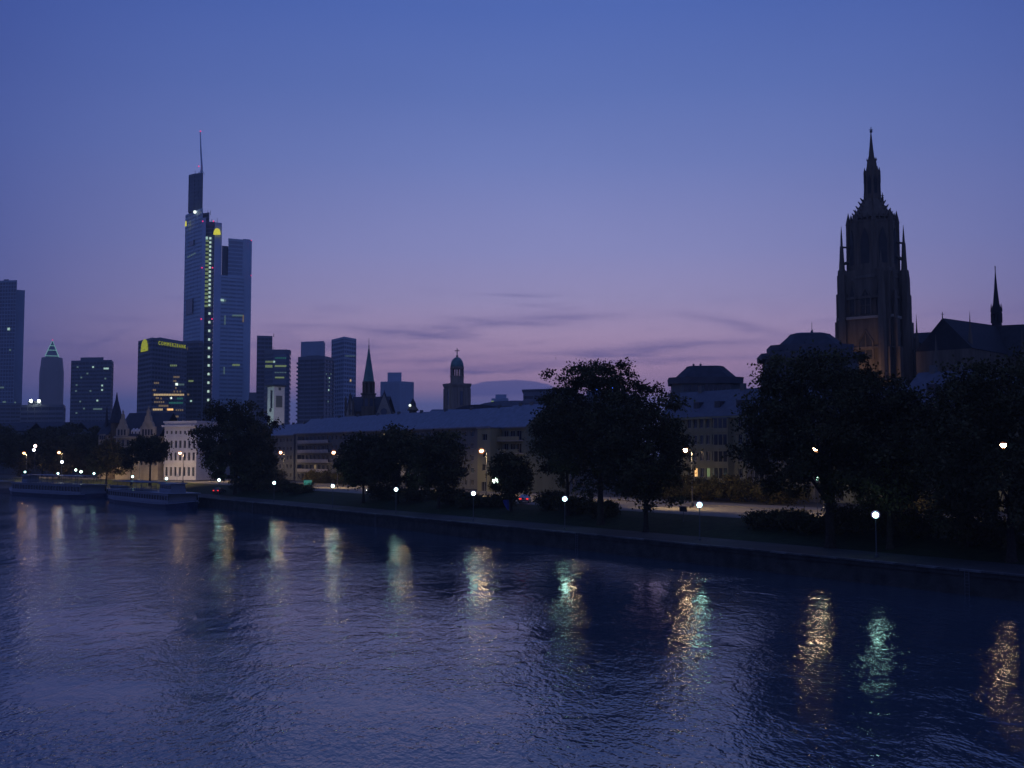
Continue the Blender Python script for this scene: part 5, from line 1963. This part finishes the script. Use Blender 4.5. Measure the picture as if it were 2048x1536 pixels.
for (px, py, lab) in ((1632, 957, 'small green-white lamp in the broad tree, left one of the pair'), (1646.5, 960, 'small green-white lamp in the broad tree, right one of the pair')):
    x, y = ray_v(px, 122)
    t = thing('path_lamp', lab, 'lamp', (x, y, 4.2), 0, 'green-white lamps behind the broad tree')
    zl = zat(py, y) - 4.2
    MB().lathe([(0.1, 0), (0.05, 0.4), (0.045, zl - .2)], 8).build('pole', M_METAL, t)
    MB().ball((0, 0, zl), 0.24, 12, 8).build('globe', emis('small_green_lamp', (0.5, 1.0, 0.75), 4), t)

# ================================================================== TREES
TG = 'trees along the riverside lawn'
tree('largest tree in the middle with lacy rounded crown and sky showing through', at_uv(1200, 104, 3.3), 25.3, 8.6, 5.0, 215, 130, 0.20, 11, 1.05, 0.5, TG, gaps=GAPS)
tree('lower round tree joined to the right side of the largest tree', at_uv(1290, 102, 3.2), 18.4, 5.8, 3.6, 190, 115, 0.20, 12, 1.15, 0.36, TG, gaps=GAPS)
tree('broad tree left of the largest tree, overlapping the apartment gable', at_uv(1135, 108, 3.4), 19.5, 5.6, 5.0, 160, 110, 0.20, 13, 1.15, 0.3, TG, gaps=GAPS)
tree('huge dark broad tree at right in front of the cathedral', at_uv(1656, 102, 3.2), 21.9, 9.2, 5.4, 330, 150, 0.19, 14, 1.2, 0.55, TG, gaps=GAPS)
tree('dark tree right of the huge broad tree, below the cathedral choir', at_uv(1775, 104, 3.3), 17.5, 5.4, 4.4, 170, 120, 0.19, 15, 1.15, 0.35, TG, gaps=GAPS)
tree('rightmost dark tree with an orange lamp behind its leaves', at_uv(2015, 103, 3.2), 20.0, 7.4, 3.4, 280, 140, 0.18, 16, 1.15, 0.45, TG, gaps=GAPS)
tree('dark tree at the right edge in front of the last house', at_uv(1935, 108, 3.5), 19.0, 4.4, 2.8, 150, 120, 0.19, 17, 1.15, 0.3, TG, gaps=GAPS)
tree('dense round tree right of the white facade house', at_uv(472, 104, 3.3), 23.6, 9.2, 3.8, 260, 90, 0.30, 18, 1.3, 0.45, TG, gaps=GAPS)
tree('smaller dark tree at the right foot of the dense round tree', at_uv(520, 108, 3.5), 12.0, 4.6, 2.0, 110, 70, 0.30, 19, 1.2, 0.25, TG, gaps=GAPS)
tree('dark tree before the balconied block, left of the middle pair', at_uv(728, 106, 3.4), 14.6, 5.6, 3.4, 150, 80, 0.27, 20, 1.2, 0.28, TG, gaps=GAPS)
tree('dark tree before the long apartment block, middle of the row', at_uv(796, 107, 3.5), 15.2, 5.6, 3.2, 150, 80, 0.27, 21, 1.2, 0.28, TG, gaps=GAPS)
tree('dark rounded tree left of the yellowish stair bay', at_uv(878, 106, 3.4), 14.0, 5.2, 2.8, 150, 80, 0.25, 22, 1.2, 0.28, TG, gaps=GAPS)
tree('small tree right of the stair bay before the end block', at_uv(1022, 108, 3.5), 9.6, 3.4, 2.4, 90, 80, 0.22, 23, 1.0, 0.2, TG, gaps=GAPS)
p = at(300, 955, 335)
tree('flat-topped tree in front of the gabled hall', (p.x, p.y, 3.6), 14.6, 5.3, 6.8, 130, 80, 0.30, 24, 1.1, 0.3, TG, flat=0.1)
p = at(262, 955, 340)
tree('thin-leaved young tree at the left foot of the flat-topped tree', (p.x, p.y, 3.6), 12.5, 3.4, 4.5, 50, 60, 0.26, 34, 1.1, 0.2, TG)
p = at(213, 950, 360)
tree('dark green tree left of the gabled hall', (p.x, p.y, 3.6), 13.4, 5.8, 2.6, 130, 80, 0.32, 25, 1.2, 0.3, TG)
LT = 'trees at far left behind the boats'
for i, (px, Y, top, R, lab) in enumerate(((170, 420, 868, 8.0, 'dark tree mass behind the right end of the long boat'), (120, 405, 874, 6.0, 'tree at left with leaves lit green by an orange lamp'),
                                          (85, 440, 856, 7.6, 'rounded dark tree above the middle of the long boat'), (40, 430, 864, 7.6, 'dark tree above the bow of the long boat'),
                                          (-10, 440, 852, 8.6, 'dark tree at the left edge behind the boats'), (135, 470, 850, 7.6, 'taller dark tree below the pyramid tower'),
                                          (190, 450, 856, 6.4, 'dark tree between left houses and spired turret'))):
    p = at(px, 950, Y)
    tree(lab, (p.x, p.y, 4.4), zat(top, Y) - 4.4, R, 1.5, 130, 70, 0.38, 40 + i, 1.4, 0.35, LT)

SG = 'shrubs along the edge of the street'
for i, (px, v, r, h, lab) in enumerate(((1105, 111, 2.6, 3.0, 'dark shrub under the globe lamp left of the largest tree'), (1150, 110, 3.0, 2.6, 'low dark shrub at the foot of the largest tree'),
                                        (1205, 109, 2.2, 2.0, 'low shrub right of the largest tree trunk'), (1530, 110, 2.6, 1.7, 'low shrub before the lit street, left of the huge tree'),
                                        (1580, 110, 2.8, 2.0, 'rounded shrub before the lit street near its right end'), (1625, 109, 2.4, 1.6, 'small shrub at the right end of the lit street'),
                                        (770, 110, 3.4, 3.0, 'dark shrub covering the lit street by the middle trees'), (830, 110, 4.0, 2.8, 'wide dark shrub before the middle trees'),
                                        (900, 110, 3.6, 2.6, 'wide dark shrub left of the stair bay'), (945, 109, 3.0, 2.2, 'dark shrub below the globe lamp by the stair bay'),
                                        (500, 109, 5.0, 3.4, 'large dark shrub beneath the dense round tree'), (560, 110, 4.5, 2.6, 'wide dark shrub left of the bright street stretch'),
                                        (600, 110, 3.6, 2.2, 'low dark shrub where the bright street stretch begins'), (1000, 111, 2.8, 1.9, 'dark shrub under the blue banner'), (1690, 110, 3.2, 3.0, 'dark shrub right of the huge tree trunk'), (1760, 110, 3.6, 3.2, 'dark shrub behind the nearest globe lamp'),
                                        (1840, 110, 3.6, 2.8, 'dark shrub at right between the last trees'), (1930, 109, 3.6, 3.0, 'dark shrub at the foot of the right edge tree'), (2020, 109, 3.4, 2.6, 'dark shrub at the far right edge'))):
    x, y = ray_v(px, v)
    zg = ground(v) - 0.05
    tree(lab, (x, y, zg), h, r, 0.25, 60, 80, 0.16, 70 + i, 0.7, 0.1, SG, name='shrub', cat='shrub')
for i, (px, v, r, h, lab) in enumerate(((1362, 150, 5.0, 4.6, 'dark hedge bush in front of the ochre house, left'), (1415, 150, 5.0, 3.6, 'dark hedge bush in front of the ochre house, middle'),
                                        (1475, 150, 5.5, 4.6, 'dark hedge bush in front of the ochre house, right'), (1560, 149, 4.6, 3.0, 'dark hedge bush before the grey house'),
                                        (1850, 146, 5.0, 2.2, 'dark hedge bush before the blue-grey bay house'), (640, 142, 4.5, 3.6, 'bush before the balconied apartment block'),
                                        (700, 141, 5.0, 4.4, 'bush at the right foot of the balconied block'), (1310, 149, 4.6, 4.8, 'dark bush left of the ochre house'), (545, 140, 5, 3.4, 'bush before the short apartment block'))):
    x, y = ray_v(px, v)
    tree(lab, (x, y, 4.2), h, r, 0.2, 60, 80, 0.20, 90 + i, 0.8, 0.12, 'bushes in front of the houses', name='bush', cat='bush')


# ================================================================== BOATS
def boat(label, A, B, beam, free, decks, name='excursion_boat', bow_at_A=True):
    """A, B: (x, y) ends at the waterline; the bow at A"""
    A, B = Vector(A), Vector(B)
    Ln_ = (B - A).length
    d = (B - A).normalized()
    t = thing(name, label, 'boat', (A.x, A.y, 0), math.atan2(d.y, d.x), 'moored excursion boats')
    # hull sections along x from bow (0) to stern
    secs = []
    for f in (0, 0.03, 0.08, 0.16, 0.3, 0.6, 0.85, 0.95, 1.0):
        wv = min(1.0, (f / 0.18) ** 0.6 if f > 0 else 0.03) * (1.0 if f < 0.85 else 1 - 0.25 * ((f - 0.85) / 0.15))
        sheer = free + 1.0 * max(0, (0.22 - f) / 0.22) ** 1.6 + 0.2 * max(0, (f - 0.85) / 0.15)
        secs.append((f * Ln_, beam / 2 * wv, sheer))
    mb = MB()
    vs = []
    for x, hw, sh in secs:
        vs += [(x + (0.0), -hw, sh), (x + (1.5 if x == 0 else 0.2), -hw * 0.86, -0.6), (x + (1.5 if x == 0 else 0.2), hw * 0.86, -0.6), (x, hw, sh)]
    fs = []
    for i in range(len(secs) - 1):
        a, b = i * 4, (i + 1) * 4
        fs += [(a, a + 1, b + 1, b), (a + 2, a + 3, b + 3, b + 2), (a, b, b + 3, a + 3), (a + 1, a + 2, b + 2, b + 1)]
    fs += [(0, 3, 2, 1), (len(vs) - 4, len(vs) - 3, len(vs) - 2, len(vs) - 1)]
    mb.add(vs, fs)
    hull = mb.build('hull', M_BOATB, t)
    # white rubbing strake
    st = MB()
    for i in range(len(secs) - 1):
        for sg in (-1, 1):
            st.tube((secs[i][0], sg * secs[i][1], secs[i][2] - 0.22), (secs[i + 1][0], sg * secs[i + 1][1], secs[i + 1][2] - 0.22), 0.14, 0.14, 6)
    st.build('strake', M_BOATW, hull)
    z = free
    for (f0, f1, h, kind) in decks:
        x0, x1 = f0 * Ln_, f1 * Ln_
        hb = beam / 2 - 0.5 - 0.25 * (z > free + 1)
        if kind == 'cabin':
            o = MB().box(x0, x1, -hb, hb, z + 0.004, z + 0.75).box(x0, x1, -hb, hb, z + h - 0.45, z + h).box(x0 + .5, x1 - .5, -hb + .25, hb - .25, z + 0.7, z + h - 0.4).build('cabin', M_BOATW, t)
            n = int((x1 - x0) / 1.9)
            for k in range(n):
                for sg in (-1, 1):
                    xx = x0 + (k + 0.5) * (x1 - x0) / n
                    put('window', unit(M_GLASS, 'window', -0.05, 0.05), o, (xx, sg * (hb - 0.2), z + h / 2 + 0.12), 0, ((x1 - x0) / n * 0.86, 1, h - 1.22))
                MB()
            ps = MB()
            for k in range(n + 1):
                for sg in (-1, 1):
                    xx = x0 + k * (x1 - x0) / n
                    ps.box(xx - 0.07, xx + 0.07, sg * hb - 0.06, sg * hb + 0.06, z + 0.75, z + h - 0.45)
            ps.build('window_post', M_BOATW, o, kind='stuff')
            MB().box(x0 - 0.8, x1 + 0.6, -hb - 0.35, hb + 0.35, z + h + 0.003, z + h + 0.14).build('roof', M_BOATW, o)
            z += h + 0.14
        elif kind == 'rail':
            ps = MB()
            n = int((x1 - x0) / 1.6)
            for sg in (-1, 1):
                for k in range(n + 1):
                    xx = x0 + k * (x1 - x0) / n
                    ps.tube((xx, sg * hb, z), (xx, sg * hb, z + 1.05), 0.035, 0.035, 5)
                for zz_ in (0.35, 0.7, 1.05):
                    ps.tube((x0, sg * hb, z + zz_), (x1, sg * hb, z + zz_), 0.035, 0.035, 5)
            ps.build('railing', M_BOATW, t)
        elif kind == 'awning':
            aw = MB().box(x0, x1, -hb + .2, hb - .2, z + h - 0.12, z + h)
            for k in range(int((x1 - x0) / 4) + 1):
                for sg in (-1, 1):
                    aw.tube((x0 + 0.2 + k * 4, sg * (hb - .3), z), (x0 + .2 + k * 4, sg * (hb - .3), z + h - .1), 0.05, 0.05, 5)
            aw.build('awning', M_BOATB, t)
        elif kind == 'bridge':
            o = MB().box(x0, x1, -1.9, 1.9, z + .004, z + 0.95).box(x0 - .3, x1 + .3, -2.1, 2.1, z + h - .25, z + h).box(x0 + .2, x1 - .2, -1.75, 1.75, z + .9, z + h - .2).build('wheelhouse', M_BOATW, t)
            for k in range(3):
                for sg in (-1, 1):
                    put('window', unit(M_GLASS, 'window', -0.05, 0.05), o, (x0 + (k + .5) * (x1 - x0) / 3, sg * 1.8, z + h * .55), 0, ((x1 - x0) / 3 * .85, 1, h - 1.3))
            mm = MB().tube((x0 + 1, 0, z + h), (x0 + 1, 0, z + h + 2.2), 0.05, 0.03).tube((x0 + 1, -0.6, z + h + 1.6), (x0 + 1, 0.6, z + h + 1.6), 0.03)
            mm.build('mast', M_METAL, o)
    return t


a = at(24, 992, 362)
b = at(192, 1000, 322)
boat('long two-deck excursion boat moored at far left', (a.x, a.y), (b.x, b.y), 9.0, 1.3,
     [(0.16, 0.97, 2.6, 'cabin'), (0.10, 0.98, 1.1, 'rail'), (0.30, 0.92, 2.5, 'awning'), (0.20, 0.27, 2.4, 'bridge')])
a = at(390, 1011, 258)
b = at(240, 1007, 303)
bt = boat('shorter white excursion boat moored below the white facade house', (a.x, a.y), (b.x, b.y), 8.5, 1.2,
          [(0.14, 0.97, 2.3, 'cabin'), (0.30, 0.98, 1.1, 'rail'), (0.5, 0.94, 2.2, 'awning'), (0.20, 0.34, 2.3, 'bridge')])
# landing stage between the boats
p = at(215, 1000, 318)
t = thing('landing_stage', 'dark floating landing stage between the two moored boats', 'landing stage', (p.x, p.y, 0), RIVER_ROT)
MB().box(-9, 9, 1, 6, -0.4, 1.0).build('pontoon', M_BOATB, t)
MB().box(-6, 6, 1.6, 5.4, 1.004, 1.15).box(-5, -4.7, 2, 5, 1.15, 3.6).box(4.7, 5, 2, 5, 1.15, 3.6).box(-5.6, 5.6, 1.7, 5.3, 3.6, 3.8).build('shelter', M_METAL, t)
MB().obox((-2, 5.4), (-2, 11), 1.4, 1.2, 1.4).build('gangway', M_METAL, t)

# moored hull piece at the very left edge
a = at(-60, 985, 392)
b = at(14, 990, 372)
boat('boat stern cut off at the left edge of the photo', (a.x, a.y), (b.x, b.y), 7.0, 1.3, [(0.1, 0.95, 2.4, 'cabin'), (0.1, 0.95, 1.1, 'rail')])


# ================================================================== CARS, SIGNS
def car(label, loc, rot, paint, tail=True, head=False):
    t = thing('parked_car', label, 'car', loc, rot)
    # body profile along x: front at -x
    prof = [(-2.15, 0.35), (-2.2, 0.6), (-2.05, 0.78), (-1.1, 0.92), (-0.45, 1.38), (0.2, 1.46), (1.2, 1.42), (1.85, 0.98), (2.15, 0.92), (2.2, 0.55), (2.1, 0.32)]
    n = len(prof)
    mb = MB()
    hw = lambda z: 0.86 if z < 1.0 else 0.66
    vs = [(x, -hw(z), z) for x, z in prof] + [(x, hw(z), z) for x, z in prof]
    mb.add(vs, [tuple(range(n)), tuple(range(2 * n - 1, n - 1, -1))] + [((i + 1) % n, i, n + i, n + (i + 1) % n) for i in range(n)])
    mb.build('body', paint, t)
    for sg in (-1, 1):
        g = MB().add([(-0.95, sg * 0.83, 0.97), (1.6, sg * 0.83, 0.99), (1.1, sg * 0.70, 1.34), (-0.4, sg * 0.70, 1.32)], [(0, 1, 2, 3) if sg < 0 else (3, 2, 1, 0)])
        g.build('side_window', M_GLASS, t)
        for x in (-1.35, 1.35):
            w_ = MB().tube((x, sg * 0.70, 0.32), (x, sg * 0.90, 0.32), 0.32, 0.32, 14).build('wheel', M_RUBBER, t)
            MB().tube((x, sg * 0.88, 0.32), (x, sg * 0.915, 0.32), 0.19, 0.19, 10).build('rim', M_METAL, w_)
        MB().box(2.14, 2.26, sg * 0.62 - 0.19, sg * 0.62 + 0.19, 0.66, 0.86).build('tail_light', M_TAIL if tail else M_RUBBER, t)
        MB().box(-2.27, -2.16, sg * 0.62 - 0.16, sg * 0.62 + 0.16, 0.56, 0.72).build('head_light', M_HEAD if head else M_GLASS, t)
    MB().box(2.17, 2.225, -0.26, 0.26, 0.62, 0.74).build('number_plate', M_WHITE, t)
    return t


x, y = ray_v(441, 104)
car('dark car with two red tail lights below the dense round tree', (x, y, ground(104)), math.radians(-100), M_CAR)
x, y = ray_v(1050, 116.5)
car('pale car with red tail lights on the street right of the stair bay', (x, y, 4.2), math.radians(-97), M_CARS)
x, y = ray_v(754, 117)
car('dark car with small headlights on the lit street by the middle trees', (x, y, 4.2), math.radians(-30), M_CAR, tail=True, head=True)

x, y = ray_v(1018.5, 108)
t = thing('blue_banner', 'drooping blue cloth banner on a dark post by the lawn', 'banner', (x, y, ground(108)), 0)
ph = zat(990, y) - ground(108)
MB().lathe([(0.09, 0), (0.05, 0.3), (0.045, ph)], 8).build('post', M_METAL, t)
z0, z1 = zat(1020, y) - ground(108), zat(999, y) - ground(108)
mb = MB()
vs, fs = [], []
rows_ = 8
for i in range(rows_ + 1):
    f = i / rows_
    wdt = 1.05 * (1 - 0.75 * f ** 1.5)
    for j in range(5):
        g = j / 4
        vs.append((-0.06 - wdt * (1 - g) - 0.0, 0.10 * math.sin(g * 7 + f * 2), z1 + (z0 - z1) * (f + 0.06 * (1 - g) * (1 - f))))
for i in range(rows_):
    for j in range(4):
        a_ = i * 5 + j
        fs.append((a_, a_ + 5, a_ + 6, a_ + 1))
mb.add(vs, fs)
b_ = mb.build('cloth', M_BLUECLOTH, t)
sm = b_.modifiers.new('thickness', 'SOLIDIFY')
sm.thickness = 0.02

x, y = ray_v(1365, 109.5)
t = thing('notice_board', 'dark notice board on a single post before the lit street', 'sign', (x, y, ground(109.5)), RIVER_ROT)
zc = zat(1019, y) - ground(109.5)
MB().lathe([(0.08, 0), (0.05, 0.2), (0.045, zc)], 8).build('post', M_METAL, t)
MB().box(-0.75, 0.75, -0.06, -0.01, zc - 0.28, zc + 0.30).build('board', M_DARKROOF, t)
MB().prism([(-0.85, -0.2), (0.85, -0.2), (0.85, 0.2), (-0.85, 0.2)], zc + 0.305, zc + 0.45, [(-0.8, -0.02), (0.8, -0.02), (0.8, 0.02), (-0.8, 0.02)]).build('roof', M_DARKROOF, t)

x, y = ray_v(617, 126)
t = thing('poster_case', 'glowing teal poster case below the balconied block', 'poster case', (x, y, 4.2), 0)
zc = zat(965, y) - 4.2
MB().box(-1.2, 1.2, -0.1, 0.1, zc - 0.85, zc + 0.75).box(-0.9, -0.75, -0.05, 0.05, 0, zc - .85).box(0.75, 0.9, -0.05, 0.05, 0, zc - .85).build('case', M_METAL, t)
MB().box(-1.08, 1.08, -0.13, -0.102, zc - 0.7, zc + 0.6).build('panel', emis('teal_panel', (0.05, 0.32, 0.27), 0.5), t)

# ================================================================== HAZE
hz_m = bpy.data.materials.new('evening_haze')
hz_m.use_nodes = True
nt = hz_m.node_tree
nt.nodes.clear()
ho = nt.nodes.new('ShaderNodeOutputMaterial')
hv = nt.nodes.new('ShaderNodeVolumePrincipled')
hv.inputs['Color'].default_value = (1.0, 0.94, 0.82, 1)
hv.inputs['Density'].default_value = HAZE
hv.inputs['Anisotropy'].default_value = 0.0
nt.links.new(hv.outputs[0], ho.inputs['Volume'])
lo_, hi_ = Vector((0, 0)), Vector((0, 0))
bpy.context.view_layer.update()
for o in C.objects:
    if o.type == 'MESH':
        for c in o.bound_box:
            p = o.matrix_world @ Vector(c)
            lo_ = Vector((min(lo_.x, p.x), min(lo_.y, p.y)))
            hi_ = Vector((max(hi_.x, p.x), max(hi_.y, p.y)))
haze = MB().box(lo_.x - 5, hi_.x + 5, lo_.y - 5, hi_.y + 5, -2.6, 330).build('haze', hz_m)
print('haze box', lo_, hi_)
haze['kind'] = 'stuff'
haze['label'] = 'thin blue evening haze over the river and city'
